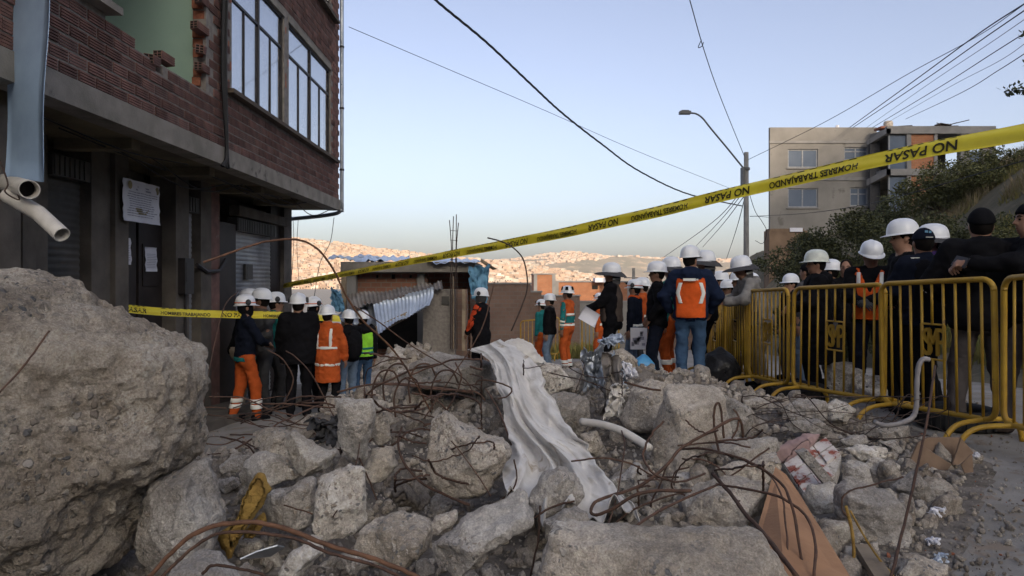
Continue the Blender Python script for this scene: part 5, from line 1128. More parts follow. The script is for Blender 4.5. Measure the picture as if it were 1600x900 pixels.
for k in range(34):
    m = MB(); x = X2(random.uniform(1464, 1512)); z = Z2(197)+random.uniform(.03, .45)*max(.15, 1-abs(x-X2(1492))/1.1); L = random.uniform(.4, 1.1); m.box((x-L/2, Yc+.5+random.uniform(0, 1), z), (x+L/2, Yc+.58+random.uniform(0, 1), z+.05), rot=(0, random.uniform(-.5, .25), random.uniform(-.4, .4))); m.put('plank', 'bark', tb)
m = MB(); m.tube([(X2(1480), Yc+1, Z2(194)), (X2(1530), Yc+1, Z2(182))], .03, 5); m.put('pole', 'bark', tb)
m = MB(); m.tube([(X2(1398), Yc+.5, Z2(196)), (X2(1432), Yc+.5, Z2(194))], .05, 5); tag(m.put('timber_pole', 'bark'), 'pole lying on the roof beside the water tank', 'pole')
# ================================================================== LAMP POST AND CABLES
Yp = 27.0; px0 = W(1166, 238, Yp); zb = G(px0.x, Yp)
lp = empty('lamp_post', (px0.x, Yp, zb), 'concrete street lamp post with a long slanting arm', 'lamp post')
m = MB(); m.tube([(px0.x, Yp, zb-.1), (px0.x, Yp, px0.z)], [.125, .09], 12); m.put('pole', 'pole', lp, True)
m = MB(); m.tube(spline([W(1161, 262, Yp), W(1135, 230, Yp), W(1110, 200, Yp), W(1098, 185, Yp), W(1088, 178, Yp), W(1078, 176.5, Yp)], 5), .035, 7); m.put('arm', 'lamp_metal', lp, True)
m = MB(); a = W(1071, 176, Yp); m.box((a.x-.24, Yp-.12, a.z-.06), (a.x+.2, Yp+.12, a.z+.05)); m.box((a.x-.16, Yp-.08, a.z+.05), (a.x+.12, Yp+.08, a.z+.09)); m.put('lamp_head', 'lamp_metal', lp)
m = MB(); m.box((px0.x-.2, Yp-.14, W(0, 290, Yp).z), (px0.x-.1, Yp+.1, W(0, 262, Yp).z)); m.tube([(px0.x, Yp, W(0, 262, Yp).z), (px0.x, Yp, W(0, 266, Yp).z)], .14, 10); m.put('cable_clamp', 'lamp_metal', lp)
def wire(label, pts, Y, r, tw=False):
    n = len(pts); iv = np.interp(np.linspace(0, 1, n), np.linspace(0, 1, len(Y)), [1/y for y in Y]); P_ = spline([W(x, y, 1/k) for (x, y), k in zip(pts, iv)], 14); m = MB()
    if tw:
        for ph in (0, 2.1, 4.2): m.tube([p+Vector((0, math.cos(i*.9+ph), math.sin(i*.9+ph)))*r*.8 for i, p in enumerate(P_)], r*.75, 5)
    else: m.tube(P_, r, 5)
    tag(m.put('overhead_cable', 'cable', None, True), label, 'cable', 'overhead cables')
wire('thick twisted overhead cable sagging steeply across the middle of the sky', [(660, -25), (683, 2), (760, 66), (830, 132), (880, 178), (940, 225), (1000, 268), (1078, 304), (1160, 322)], (9, 27), .016, True)
wire('faint thin cable from the brick building to the lamp post', [(545, 42), (700, 108), (850, 172), (1000, 238), (1160, 302)], (14.5, 27), .007)
wire('thin cable dropping from the top edge onto the lamp post', [(1072, -20), (1080, 8), (1100, 78), (1125, 150), (1163, 244)], (14, 27), .012)
m = MB(); m.tube(spline([W(1096, 62, 16), W(1091, 74, 16), W(1097, 72, 16), W(1099, 66, 16)], 5), .01, 5); tag(m.put('loose_wire', 'cable'), 'loose wire end dangling from the cable above the lamp', 'wire')
wire('topmost thin cable from the lamp post to the upper right', [(1168, 250), (1290, 190), (1420, 115), (1530, 55), (1610, 0)], (27, 16), .010)
rl = [([(1325, 201), (1430, 125), (1530, 52), (1610, 0)], .024, 'heavy dark cable second from top at upper right'), ([(1330, 201), (1440, 128), (1540, 58), (1610, 10)], .022, 'heavy dark cable just below the second at upper right'),
      ([(1350, 202), (1450, 132), (1540, 72), (1610, 24)], .011, 'thin cable in the middle of the upper right bundle'), ([(1362, 200), (1470, 135), (1550, 84), (1610, 46)], .018, 'dark cable beneath the middle of the upper right bundle'),
      ([(1372, 200), (1480, 138), (1560, 96), (1610, 62)], .010, 'faint cable low in the upper right bundle'), ([(1415, 186), (1500, 146), (1560, 110), (1610, 78)], .016, 'lowest cable of the upper right bundle')]
for p, r, lb in rl: wire(lb, p, (50, 20), r)
wire('slack cable running low in front of the bushes', [(1172, 338), (1250, 334), (1340, 322), (1430, 300), (1520, 274), (1610, 248)], (27, 11), .008)
for k, (p, lb) in enumerate((([(1162, 300), (1125, 345), (1088, 384)], 'left cable descending steeply from the lamp post'), ([(1162, 296), (1110, 350), (1034, 404)], 'cable descending from the lamp post toward the far wall'), ([(1164, 305), (1128, 352), (1098, 386)], 'faint second cable descending beside the left one'), ([(1166, 300), (1150, 360), (1135, 405)], 'nearly vertical thin wire beside the lamp post'))): wire(lb, p, (27, 60), .018)
wire('looping slack wire hanging right of the lamp post', [(1170, 300), (1180, 330), (1190, 345), (1198, 362), (1192, 380), (1180, 376)], (27, 30), .012)
wire('thin cable from the looping wire to the retaining wall', [(1172, 338), (1185, 338), (1205, 340)], (27, 46), .014)
wire('hanging telephone wire beside the corner of the brick building', [(522, 340), (516, 378), (500, 412), (490, 470)], (16, 16), .008)
wire('thin wire hanging at the end wall of the brick building', [(458, 342), (459, 380), (456, 430)], (15, 15), .006)
wire('second thin wire hanging at the end wall of the brick building', [(466, 343), (464, 385), (467, 440)], (15, 15), .006)
# small utility pole down the street
up = empty('utility_pole', (W(990, 420, 50).x, 50, G(9, 50)), 'slim dark utility pole far down the street', 'pole'); m = MB(); p_ = W(990, 419, 50); m.tube([(p_.x, 50, G(9, 50)), (p_.x, 50, p_.z)], .11, 8); m.put('shaft', 'pole', up)
for y in (434, 441): m = MB(); a, b = W(975, y, 50), W(1012, y, 50); m.box((a.x, 49.95, a.z-.03), (b.x, 50.05, a.z+.03)); m.put('crossarm', 'lamp_metal', up)
# ================================================================== PLANTS ON THE BANK
def leafmesh(name, n, blob, size, mat, seed, droop=.2):
    rs = np.random.default_rng(seed); P_ = blob(rs, n); d = rs.normal(size=(n, 3)); d[:, 2] = d[:, 2]*.7+droop; d /= np.linalg.norm(d, axis=1, keepdims=True); e = np.cross(d, rs.normal(size=(n, 3))); e /= np.linalg.norm(e, axis=1, keepdims=True)
    s = size*rs.uniform(.6, 1.4, (n, 1)); v = np.stack([P_, P_+d*s*.5+e*s*.28, P_+d*s, P_+d*s*.5-e*s*.28], 1).reshape(-1, 3); return v, np.arange(4*n).reshape(n, 4)
def bush(label, px, Y, rx, rz, n, seed, mat='leaf', size=.11, name='bush', dz=0):
    x = (px-800)/F*Y; z = G(x, Y)+dz; o = empty(name, (x, Y, z), label, 'bush', 'bushes on the bank'); rs = np.random.default_rng(seed)
    nl = 16; C = [(rs.normal(0, rx*.45), rs.normal(0, rx*.4), rs.uniform(.15, .85)*rz) for _ in range(nl)]; Rr = [rs.uniform(.22, .42)*rx for _ in range(nl)]
    def blob(rs, n):
        k = rs.integers(0, nl, n); u = rs.normal(size=(n, 3)); u /= np.linalg.norm(u, axis=1, keepdims=True); return np.array(C)[k]+u*(np.array(Rr)[k]*rs.uniform(.55, 1.08, n))[:, None]*np.array([1, 1, .85])
    v, f = leafmesh('f', int(n*1.7), blob, size*.72, mat, seed); put('foliage', mesh('foliage', v, f, [mat]), o)
    m = MB()
    for c in C[:9]: m.tube(spline([(0, 0, -.15), (c[0]*.4, c[1]*.4, c[2]*.5), c], 4), [.05]*4+[.03]*4+[.012], 5)
    put('stem', mesh('stem', m.v, m.f, ['bark']), o); return o
bush('round dark bush in front of the plain concrete block', 1292, 27, 1.9, 2.9, 9000, 1, size=.15)
bush('dark spreading bush above the retaining wall', 1262, 33, 1.7, 2.3, 5000, 2, size=.15)
bush('low bush behind the woman in the long coat', 1246, 21, 1.2, 1.6, 5000, 3, size=.11)
bush('light green bush behind the orange vest man', 1345, 20, 1.5, 1.6, 6000, 4, 'leaf_light', size=.11)
bush('big dark bush behind the tall helmeted man', 1425, 20, 2.0, 2.1, 9000, 5, size=.12)
bush('leafy bush below the unfinished block', 1385, 27, 1.8, 2.0, 7000, 6, 'leaf', size=.14)
bush('broad bush behind the black cap man', 1490, 16.5, 1.7, 1.5, 8000, 7, 'leaf', size=.10)
bush('light bush high on the bank at the edge of the unfinished block', 1475, 24, 1.6, 1.5, 6000, 8, 'leaf_light', size=.13)
bush('dark low bush at the foot of the bank', 1300, 17, 1.3, 1.4, 6000, 9, 'leaf', size=.10)
bush('dark bush at the foot of the bank behind the bare-headed man', 1390, 14.5, 1.2, 1.2, 6000, 10, 'leaf', size=.09)
bush('low bush beside the black cap man', 1560, 14, 1.0, .9, 4000, 12, 'leaf_light', size=.09)
bush('scrubby bush on the crest of the bank', 1545, 22, 1.5, 1.1, 5000, 11, 'leaf_light', size=.12)
def grass(label, n, reg, hgt, mat, seed, zf=lambda x, y: gz(x, y)+bank(x, y), name='dry_grass', wd=.012):
    rs = np.random.default_rng(seed); xs, ys = reg(rs, n); zs = zf(xs, ys)-.05; h = hgt*rs.uniform(.4, 1.2, n); a = rs.uniform(0, 6.28, n); ln = rs.uniform(.1, .5, n)*h; w = wd*rs.uniform(.6, 1.4, n); b = rs.uniform(0, 6.28, n)
    p = np.stack([xs, ys, zs], 1); t = np.stack([np.cos(b)*w, np.sin(b)*w, 0*w], 1); tip = p+np.stack([np.cos(a)*ln, np.sin(a)*ln, h], 1); mid = p+np.stack([np.cos(a)*ln*.3, np.sin(a)*ln*.3, h*.55], 1)
    v = np.stack([p-t, p+t, mid+t*.7, mid-t*.7, tip], 1).reshape(-1, 3); i = np.arange(n)*5; f = [tuple(r) for r in np.concatenate([np.stack([i, i+1, i+2, i+3], 1)]).tolist()]+[tuple(r) for r in np.stack([i+3, i+2, i+4], 1).tolist()]
    tag(put(name, mesh(name, v, f, [mat])), label, 'grass', kind='stuff')
def rg(rs, n):
    Y = 8+24*rs.random(n)**1.3; u = rs.uniform(.42, .80, n); x = u*Y; k = bank(x, Y) > .2; return x[k], Y[k]
def rg2(rs, n): x, y = rg(rs, n); return x, y
def grass2(label, n, hgt, mat, seed, name, wd, lo=.0, hi=9):
    rs = np.random.default_rng(seed); x, y = rg(rs, n); bk_ = bank(x, y); k = (bk_ > lo) & (bk_ < hi); x, y = x[k], y[k]
    pa = vnoise(np.stack([x*.7, y*.5, 0*x+seed], 1), 5) > -.25; x, y = x[pa], y[pa]; grass(label, len(x), lambda rs, n: (x, y), hgt, mat, seed, name=name, wd=wd)
grass2('tall dry grass growing over the upper bank', 55000, .5, 'dry_grass', 61, 'dry_grass', .014, 1.2)
grass2('green weeds growing between the bushes on the bank', 36000, .35, 'weed', 62, 'weeds', .018, .2, 6)
grass('yellowing weeds at the foot of the far yard wall', 2500, lambda rs, n: (rs.uniform(-.5, 3.2, n), rs.uniform(20, 24, n)), .5, 'weed', 63, lambda x, y: gz(x, y), 'weeds', .02)
# edge tree, its twigs reach into the picture
tr = empty('pine_tree', (13.4, 16, G(13.4, 16)), 'pine whose dark twigs poke in above the bank at the edge', 'tree'); m = MB(); z = tr.location.z
m.tube([(13.4, 16, z-.2), (13.35, 16, z+2.5), (13.45, 16, z+5.5)], [.16, .12, .05], 8); m.put('trunk', 'bark', tr)
tips = []; m = MB()
for k in range(26):
    zz = z+1.6+k*.15; a = k*2.4; L = 1.5*(1-k/36); p = Vector((13.4, 16, zz)); e = p+Vector((math.cos(a)*L, math.sin(a)*L, .25)); m.tube([p, p.lerp(e, .5)+Vector((0, 0, .05)), e], [.03, .02, .008], 5)
    tips += [p.lerp(e, t) for t in np.linspace(.35, 1, 9)]
m.put('branch', 'bark', tr)
tips = np.array(tips); v, f = leafmesh('f', 4200, lambda rs, n: tips[rs.integers(0, len(tips), n)]+rs.normal(0, .05, (n, 3)), .12, 'leaf', 77); place('crown', v, f, ['leaf'], tr)

# ================================================================== AIR
hz = MB(); hz.box((-4500, -3200, -60), (4500, 4500, 225)); ho = hz.put('haze', 'haze'); tag(ho, 'thin evening haze over the valley', 'haze', kind='stuff')
# ================================================================== PEOPLE
def hand_arrays(s, curl):
    def f(X, Y, Z):
        d = ell(X, Y, Z, (0, .052, 0), (.044, .056, .017)); d = smin(d, cap(X, Y, Z, (0, -.03, 0), (0, .03, 0), .027, .03), .02)
        for k, (x, L) in enumerate(((-.033, .062), (-.011, .078), (.011, .082), (.032, .072))):
            x *= s; a = (x, .093, 0); c1 = curl*.8; b = (x*1.05, .093+L*.5*math.cos(c1), -L*.5*math.sin(c1)); c2 = curl*1.9; c = (x*1.05, b[1]+L*.5*math.cos(c2), b[2]-L*.5*math.sin(c2))
            d = smin(d, np.minimum(cap(X, Y, Z, a, b, .0095, .0085), cap(X, Y, Z, b, c, .0085, .007)), .006)
        t0 = (s*.030, .022, -.004); t1 = (s*.062, .060, -.016); t2 = (s*.066, .092, -.030)
        return smin(d, np.minimum(cap(X, Y, Z, t0, t1, .014, .0115), cap(X, Y, Z, t1, t2, .011, .008)), .008)
    return nets(f, (-.09, -.06, -.12), (.09, .19, .03), .006)
HANDS = {(s, c): hand_arrays(s, cv) for s in (-1, 1) for c, cv in (('r', .35), ('g', .95))}
def ik(S, T, l1, l2, pole):
    S, T, pole = Vector(S), Vector(T), Vector(pole); d = T-S; L = min(d.length, (l1+l2)*.995); d.normalize(); T = S+d*L
    a = (l1*l1-l2*l2+L*L)/(2*L); h = math.sqrt(max(0, l1*l1-a*a)); p = (pole-d*pole.dot(d)).normalized(); return S+d*a+p*h, T
HELM = {}
def helmet_mesh(kind):
    if kind in HELM: return HELM[kind]
    n = 32; prof = [(1.0, .0), (1.0, .012), (.985, .035), (.94, .066), (.85, .094), (.70, .116), (.48, .131), (.24, .138), (.06, .139)]; V = []
    def brim(a): f_ = max(0, math.sin(a)); return .016+.040*f_**3+(.012 if kind == 'full' else 0)
    for k in range(n): a = 2*math.pi*k/n; b = brim(a); V.append(((.118+b)*math.cos(a), (.143+b)*math.sin(a), -.012*math.sin(a)**2-.008))
    for k in range(n): a = 2*math.pi*k/n; b = brim(a); V.append(((.118+b)*math.cos(a), (.143+b)*math.sin(a), -.012*math.sin(a)**2-.003))
    for r, z in prof:
        for k in range(n):
            a = 2*math.pi*k/n; x, y = .118*r*math.cos(a), .143*r*math.sin(a); rid = .009*math.exp(-(x/.018)**2)*min(1, z/.06); V.append((x, y, z+rid))
    m = len(V)//n; Fc = [(i*n+k, i*n+(k+1) % n, (i+1)*n+(k+1) % n, (i+1)*n+k) for i in range(m-1) for k in range(n)]+[tuple(range((m-1)*n, m*n))]
    V += [(.112*math.cos(2*math.pi*k/n), .137*math.sin(2*math.pi*k/n), -.006) for k in range(n)]; q0 = m*n
    Fc += [(k, q0+k, q0+(k+1) % n, (k+1) % n) for k in range(n)]
    HELM[kind] = mesh('helmet', V, Fc, ['helmet_pale' if kind == 'pale' else 'helmet'], None, True); return HELM[kind]
def flap_arrays():
    n = 40; V = []
    for r, dz in ((0, .004), (.5, .0), (1, -.02)):
        for k in range(n):
            a = 2*math.pi*k/n; bk_ = max(0, -math.sin(a)); e = .10+.02*math.sin(a); V.append(((.122+e*r)*math.cos(a), (.147+e*r)*math.sin(a), dz-.03*r*abs(math.cos(a))-.05*r*bk_-.004))
    Fc = [(i*n+k, i*n+(k+1) % n, (i+1)*n+(k+1) % n, (i+1)*n+k) for i in range(2) for k in range(n)]; b = 2*n; V2 = []
    ks = [k for k in range(n) if math.sin(2*math.pi*k/n) < -.1]
    for t in (.33, .66, 1):
        for k in ks: x, y, z = V[k]; V2.append((x*.92*(1-.05*t), y*.95*(1-.1*t), -.19*t))
    o = len(V); V += V2; w = len(ks)
    rows = [[k for k in ks]]+[[o+i*w+j for j in range(w)] for i in range(3)]
    for i in range(3): Fc += [(rows[i][j], rows[i][j+1], rows[i+1][j+1], rows[i+1][j]) for j in range(w-1)]
    band = [(V[a], V[b]) for a, b in zip(rows[1], rows[2])]
    return V, Fc, band
FLV, FLF, FLB = flap_arrays()
NP = [0]
def person(label, px, top, H=1.80, yaw=0, Y=None, jac='c_black', trs='c_black', shoe='c_black', head='helmet', skin='skin', armL=(-.25, .03, .82), armR=(.25, .03, .82), lean=0, hyaw=0, hpitch=0, hem=.86, bulk=0, vest=None, vhem=.92, stripes=(), hood=False, mask=None, scarf=None, extras=(), feet=((-.11, 0), (.11, .02)), hair=True, gloves=None, curl='r', group=None, face=True, h=None, flare=0, sleeve=None):
    if Y is None:
        Ys = np.linspace(3.5, 40, 4000); u = (px-800)/F; e = gz(u*Ys, Ys)+H+(top-HY)/F*Ys
        e = np.where(np.abs(e) < .006, 0, e); Y = float(Ys[np.argmin(np.abs(e))])
    x = (px-800)/F*Y; g = float(gz(x, Y)); s = (-(top-HY)/F*Y-g)/(1.80 if head not in ('bare', 'cap', 'beanie') else 1.765)
    o = empty('person', (x, Y, g), label, 'person', group, R(yaw)); o.scale = (s, s, s); NP[0] += 1
    h = h or (.016 if Y < 10.5 else .021)
    sh = lambda z: lean*max(0, z-.95)
    SL = Vector((-.185, sh(1.42), 1.42)); SR = Vector((.185, sh(1.42), 1.42))
    EL, HL = ik(SL, armL, .29, .255, (-.9, -.55, -.25)); ER, HR = ik(SR, armR, .29, .255, (.9, -.55, -.25))
    legs = []
    for sx, (fx, fy) in zip((-1, 1), feet):
        hp = Vector((sx*.092, 0, .92)); K, A = ik(hp, (fx, fy, .085), .43, .42, (sx*.1, 1, 0)); legs.append((hp, K, A))
    hy, hp_ = R(hyaw), R(hpitch); hc = Vector((0, sh(1.55)+.01, 1.52)); HR3 = Euler((hp_, 0, hy)).to_matrix(); Hi = np.array(HR3.transposed())
    def hl(X, Yy, Z):
        a, b, c = X-hc.x, Yy-hc.y, Z-hc.z; return (Hi[0, 0]*a+Hi[0, 1]*b+Hi[0, 2]*c, Hi[1, 0]*a+Hi[1, 1]*b+Hi[1, 2]*c, Hi[2, 0]*a+Hi[2, 1]*b+Hi[2, 2]*c)
    def torso(X, Yy, Z, b=0):
        Yl = Yy-lean*np.maximum(0, Z-.95)
        d = ell(X, Yl, Z, (0, 0, 1.25), (.185+b, .122+b, .24)); d = smin(d, ell(X, Yl, Z, (0, .012, 1.06), (.168+b, .124+b, .22)), .06); d = smin(d, ell(X, Yl, Z, (0, -.008, .91), (.178+b, .128+b, .17)), .06)
        return smin(d, cap(X, Yl, Z, (-.155, 0, 1.415), (.155, 0, 1.415), .062+b*.6, .062+b*.6), .06)
    def arms(X, Yy, Z, b=0, end=.9):
        d = 9.
        for S, E, T in ((SL, EL, HL), (SR, ER, HR)):
            q_ = E.lerp(T, end); d = np.minimum(d, smin(cap(X, Yy, Z, S, E, .064+b*.7, .052+b*.6), cap(X, Yy, Z, E, q_, .052+b*.6, .040+b*.6), .03))
        return d
    def legf(X, Yy, Z, b=0, end=1.0):
        d = 9.
        for a, K, A in legs: q_ = K.lerp(A, end); d = np.minimum(d, smin(cap(X, Yy, Z, a, K, .092+b, .066+b), cap(X, Yy, Z, K, q_, .066+b, .053+b+flare), .03))
        return d
    # --- body, one continuous skin surface
    def body(X, Yy, Z):
        a, b, c = hl(X, Yy, Z)
        d = ell(a, b, c, (0, -.012, .115), (.076, .096, .112)); d = smin(d, ell(a, b, c, (0, .028, .045), (.055, .062, .068)), .03); d = smin(d, cap(a, b, c, (0, .085, .115), (0, .104, .082), .009, .016), .014)
        d = smin(d, cap(a, b, c, (-.03, .082, .128), (.03, .082, .128), .010, .010), .014)
        for sx in (-1, 1): d = smin(d, ell(a, b, c, (sx*.077, -.008, .092), (.012, .026, .034)), .008)
        d = smin(d, cap(X, Yy, Z, (0, sh(1.4)-.01, 1.40), tuple(hc+HR3 @ Vector((0, -.01, .06))), .062, .052), .03)
        d = smin(d, np.maximum(torso(X, Yy, Z, -.03), .86-Z), .05); d = smin(d, arms(X, Yy, Z, -.014, 1.0), .03); return smin(d, legf(X, Yy, Z, -.022), .04)
    lo = np.array([min(-.3, EL.x-.1, HL.x-.1), min(-.2, EL.y-.1, ER.y-.1, min(f_[1] for f_ in feet)-.15), 0]); hi = np.array([max(.3, ER.x+.1, HR.x+.1), max(.2, HL.y+.1, HR.y+.1, sh(1.7)+.2, max(f_[1] for f_ in feet)+.2), 1.80])
    v, f = nets(body, lo, hi, h*.9); mi = np.zeros(len(f), int)
    for sx, E, T in ((-1, EL, HL), (1, ER, HR)):
        hv, hf = HANDS[(-sx, curl)]; yd = (T-E).normalized(); zr = Vector((sx*.7, -.2, .6)); zr = (zr-yd*zr.dot(yd)).normalized(); xr = yd.cross(zr); A = np.array([xr, yd, zr]).T
        v2 = hv @ A.T+np.array(T); f = np.concatenate([f, hf+len(v)]); mi = np.concatenate([mi, np.ones(len(hf), int)]); v = np.concatenate([v, v2])
    put('body', mesh('body', v, f, [skin, gloves or skin], mi, True), o)
    sd = NP[0]*13
    def garment(nm, fn, mat, lo, hi, hh=None, fold=.013, parent=o):
        v, f = nets(fn, lo, hi, hh or h)
        if not len(f): return None
        if fold:
            N = vnormals(v, f); v = v+N*(fold*(.75-1.6*np.abs(fbm(v*np.array([6, 6, 8])+sd, 3, sd, .6))))[:, None]
        return put(nm, mesh(nm, v, f, [mat], None, True), parent)
    bl_, bh_ = lo-.02, hi+.02
    def jacket(X, Yy, Z):
        d = smin(torso(X, Yy, Z, bulk), arms(X, Yy, Z, bulk*.8, .93), .045)
        d = smin(d, cap(X, Yy, Z, (0, sh(1.45)-.012, 1.44), (0, sh(1.5)-.004, 1.50), .078, .068), .03)
        if hood: d = smin(d, ell(X, Yy-sh(1.45), Z, (0, -.10, 1.45), (.13, .075, .085)), .04)
        if hem < .8: d = smin(d, cap(X, Yy*1.25, Z, (0, 0, .95), (0, 0, hem-.1), .165+bulk, .185+bulk), .05)
        return smax(d, hem-Z, .006)
    j = garment('jacket', jacket, jac, bl_*np.array([1, 1, 0])+np.array([0, 0, hem]), bh_*np.array([1, 1, 0])+np.array([0, 0, 1.58]))
    if sleeve:
        garment('sleeve', lambda X, Yy, Z: np.maximum(arms(X, Yy, Z, bulk*.8+.008, .9), .17-np.abs(X)), sleeve, bl_*np.array([1, 1, 0])+np.array([0, 0, .6]), bh_*np.array([1, 1, 0])+np.array([0, 0, 1.52]), fold=.006)
    garment('trousers', lambda X, Yy, Z: smax(smin(legf(X, Yy, Z, .008, .97), ell(X, Yy, Z, (0, -.008, .92), (.165, .12, .13)), .05), Z-1.0, .01), trs, bl_*np.array([1, 1, 0])+np.array([0, 0, .05]), bh_*np.array([1, 1, 0])+np.array([0, 0, 1.0]), fold=.010)
    for a, K, A in legs:
        garment('shoe', lambda X, Yy, Z: smax(smin(cap(X, Yy, Z, (A.x, A.y-.03, .06), (A.x*1.15, A.y+.15, .042), .05, .04), cap(X, Yy, Z, (A.x, A.y-.02, .05), (A.x, A.y-.01, .13), .05, .05), .02), .002-Z, .004), shoe, (A.x-.08, A.y-.1, 0), (A.x+.08, A.y+.22, .18), fold=0)
    if vest:
        vb = bulk+.014
        garment('vest', lambda X, Yy, Z: np.maximum(np.maximum(torso(X, Yy, Z, vb), np.abs(X)-.178), np.maximum(vhem-Z, np.where(Yy-sh(1.3) > .02, Z-1.20-2.6*np.abs(X), Z-1.47))), vest, (-.26, -.25, vhem), (.26, .35+sh(1.5), 1.52), fold=.005)
    for st in stripes:
        k = st[0]; mt = st[-1] if isinstance(st[-1], str) and len(st) > 1 and st[-1] in M else 'reflective'; ob = bulk+(.024 if vest else .012)
        if k == 'h': fn = lambda X, Yy, Z, z=st[1], w=st[2]: np.maximum(np.maximum(torso(X, Yy, Z, ob), np.abs(Z-z)-w), np.abs(X)-.20)
        elif k == 'skirt': fn = lambda X, Yy, Z, z=st[1], w=st[2]: np.maximum(smin(torso(X, Yy, Z, ob), cap(X, Yy*1.25, Z, (0, 0, .95), (0, 0, hem-.1), .172+bulk, .195+bulk), .05), np.abs(Z-z)-w)
        elif k == 'v': fn = lambda X, Yy, Z, z0=st[1], z1=st[2]: np.maximum(np.maximum(torso(X, Yy, Z, ob), np.abs(np.abs(X)-.115)-.022), np.maximum(z0-Z, Z-z1))
        elif k == 'c': fn = lambda X, Yy, Z: np.maximum(torso(X, Yy, Z, ob), np.maximum(np.abs(np.abs(X)-(.155-.28*np.abs(Z-1.21)))-.024, np.abs(Z-1.21)-.13))
        elif k == 'leg': fn = lambda X, Yy, Z, z=st[1], w=st[2]: np.maximum(legf(X, Yy, Z, .024), np.abs(Z-z)-w)
        elif k == 'arm':
            def fn(X, Yy, Z, t=st[1], w=st[2]):
                d = 9.
                for S, E, T in ((SL, EL, HL), (SR, ER, HR)):
                    a = S.lerp(E, t) if t < 1 else E.lerp(T, t-1); ax = ((E-S) if t < 1 else (T-E)).normalized(); pl = np.abs((X-a.x)*ax.x+(Yy-a.y)*ax.y+(Z-a.z)*ax.z)-w; ball = np.sqrt((X-a.x)**2+(Yy-a.y)**2+(Z-a.z)**2)-.16; d = np.minimum(d, np.maximum(np.maximum(arms(X, Yy, Z, bulk*.8+.014, .93), pl), ball))
                return d
        zr = {'h': (st[1]-.05, st[1]+.05) if len(st) > 1 and not isinstance(st[1], str) else (0, 1), 'skirt': (st[1]-.05, st[1]+.05) if k == 'skirt' else 0, 'v': (st[1], st[2]) if k == 'v' else 0, 'c': (1.05, 1.38), 'leg': (st[1]-.05, st[1]+.05) if k == 'leg' else 0, 'arm': (.5, 1.5)}[k]
        garment('reflective_stripe', fn, mt, bl_*np.array([1, 1, 0])+np.array([0, 0, zr[0]]), bh_*np.array([1, 1, 0])+np.array([0, 0, zr[1]]), .011, 0)
    # --- head gear (head frame)
    ho = hc; E3 = HR3.to_euler()
    def headput(nm, me, off=(0, 0, 0)): return put(nm, me, o, ho+HR3 @ Vector(off), E3)
    if hair and not mask:
        def hairf(X, Yy, Z): return np.maximum(ell(X, Yy, Z, (0, -.018, .115), (.083, .100, .116)), np.maximum(Yy-.055+.6*np.clip(.14-Z, 0, 1), .02-Z+.3*np.clip(Yy, -.1, 1)))
        hv, hf = nets(hairf, (-.1, -.13, 0), (.1, .1, .25), .012); headput('hair', mesh('hair', hv, hf, ['c_hair'], None, True))
    if face and not mask and Y < 12:
        for sx in (-1, 1):
            m = MB(); m.lathe([(.002, -.008), (.009, -.004), (.011, 0), (.009, .004), (.002, .008)], 8); me = mesh('eye', [(a*1.3, b*.6, c*.8) for a, b, c in m.v], m.f, ['c_eye'], None, True); headput('eye', me, (sx*.031, .086, .107))
            m = MB(); m.tube([(sx*.014, .093, .128), (sx*.032, .091, .134), (sx*.05, .08, .128)], .0045, 5); headput('eyebrow', mesh('eyebrow', m.v, m.f, ['c_hair']))
        m = MB(); m.tube([(-.022, .080, .042), (0, .090, .044), (.022, .080, .042)], .0055, 5); headput('mouth', mesh('mouth', m.v, m.f, ['c_lip']))
    if mask:
        mv, mf = nets(lambda X, Yy, Z: np.maximum(smin(ell(X, Yy, Z, (0, -.01, .10), (.085, .106, .125)), ell(X, Yy, Z, (0, .03, .04), (.066, .075, .085)), .03), Z-.25), (-.1, -.14, -.06), (.1, .14, .26), .013); headput('face_cover', mesh('face_cover', mv, mf, [mask], None, True))
    if scarf:
        garment('scarf', lambda X, Yy, Z: ell(X, Yy-sh(1.47), Z, (0, .015, 1.47), (.105, .11, .065)), scarf, (-.13, -.12+sh(1.45), 1.39), (.13, .16+sh(1.45), 1.56), .013, .012)
    if head in ('helmet', 'flap', 'pale', 'full', 'muffs', 'rescue', 'dark'):
        hm = headput('helmet', helmet_mesh({'pale': 'pale', 'full': 'full'}.get(head, 'std')), (0, -.008, .145))
        if head == 'flap':
            put('sun_flap', mesh('sun_flap', FLV, FLF, ['c_dgrey'], None, True), hm)
            m = MB(); n_ = len(FLB); m.add([(a[0]*1.03, a[1]*1.03, a[2]-.03) for a, b in FLB]+[(a[0]*1.03, a[1]*1.03, a[2]-.055) for a, b in FLB], [(i, i+1, n_+i+1, n_+i) for i in range(n_-1)]); put('reflective_band', mesh('reflective_band', m.v, m.f, ['reflective']), hm)
        if head in ('muffs', 'rescue'):
            for sx in (-1, 1):
                m = MB(); m.lathe([(.01, -.022), (.034, -.018), (.038, 0), (.034, .018), (.01, .022)], 12); put('ear_muff', mesh('ear_muff', [(sx*.125+c, a+.0, b*1.15+.035) for a, b, c in m.v], m.f, ['c_dgrey'], None, True), hm)
        if head == 'rescue':
            m = MB(); m.box((-.03, .13, .05), (.03, .165, .085)); m.box((-.02, .165, .055), (.02, .172, .08)); put('headlamp', mesh('headlamp', m.v, m.f, ['c_black']), hm)
            m = MB(); m.tube([(.121*math.cos(t), .146*math.sin(t), .03) for t in np.linspace(0, 6.28, 30)], .006, 5); put('headlamp_strap', mesh('headlamp_strap', m.v, m.f, ['c_vest']), hm)
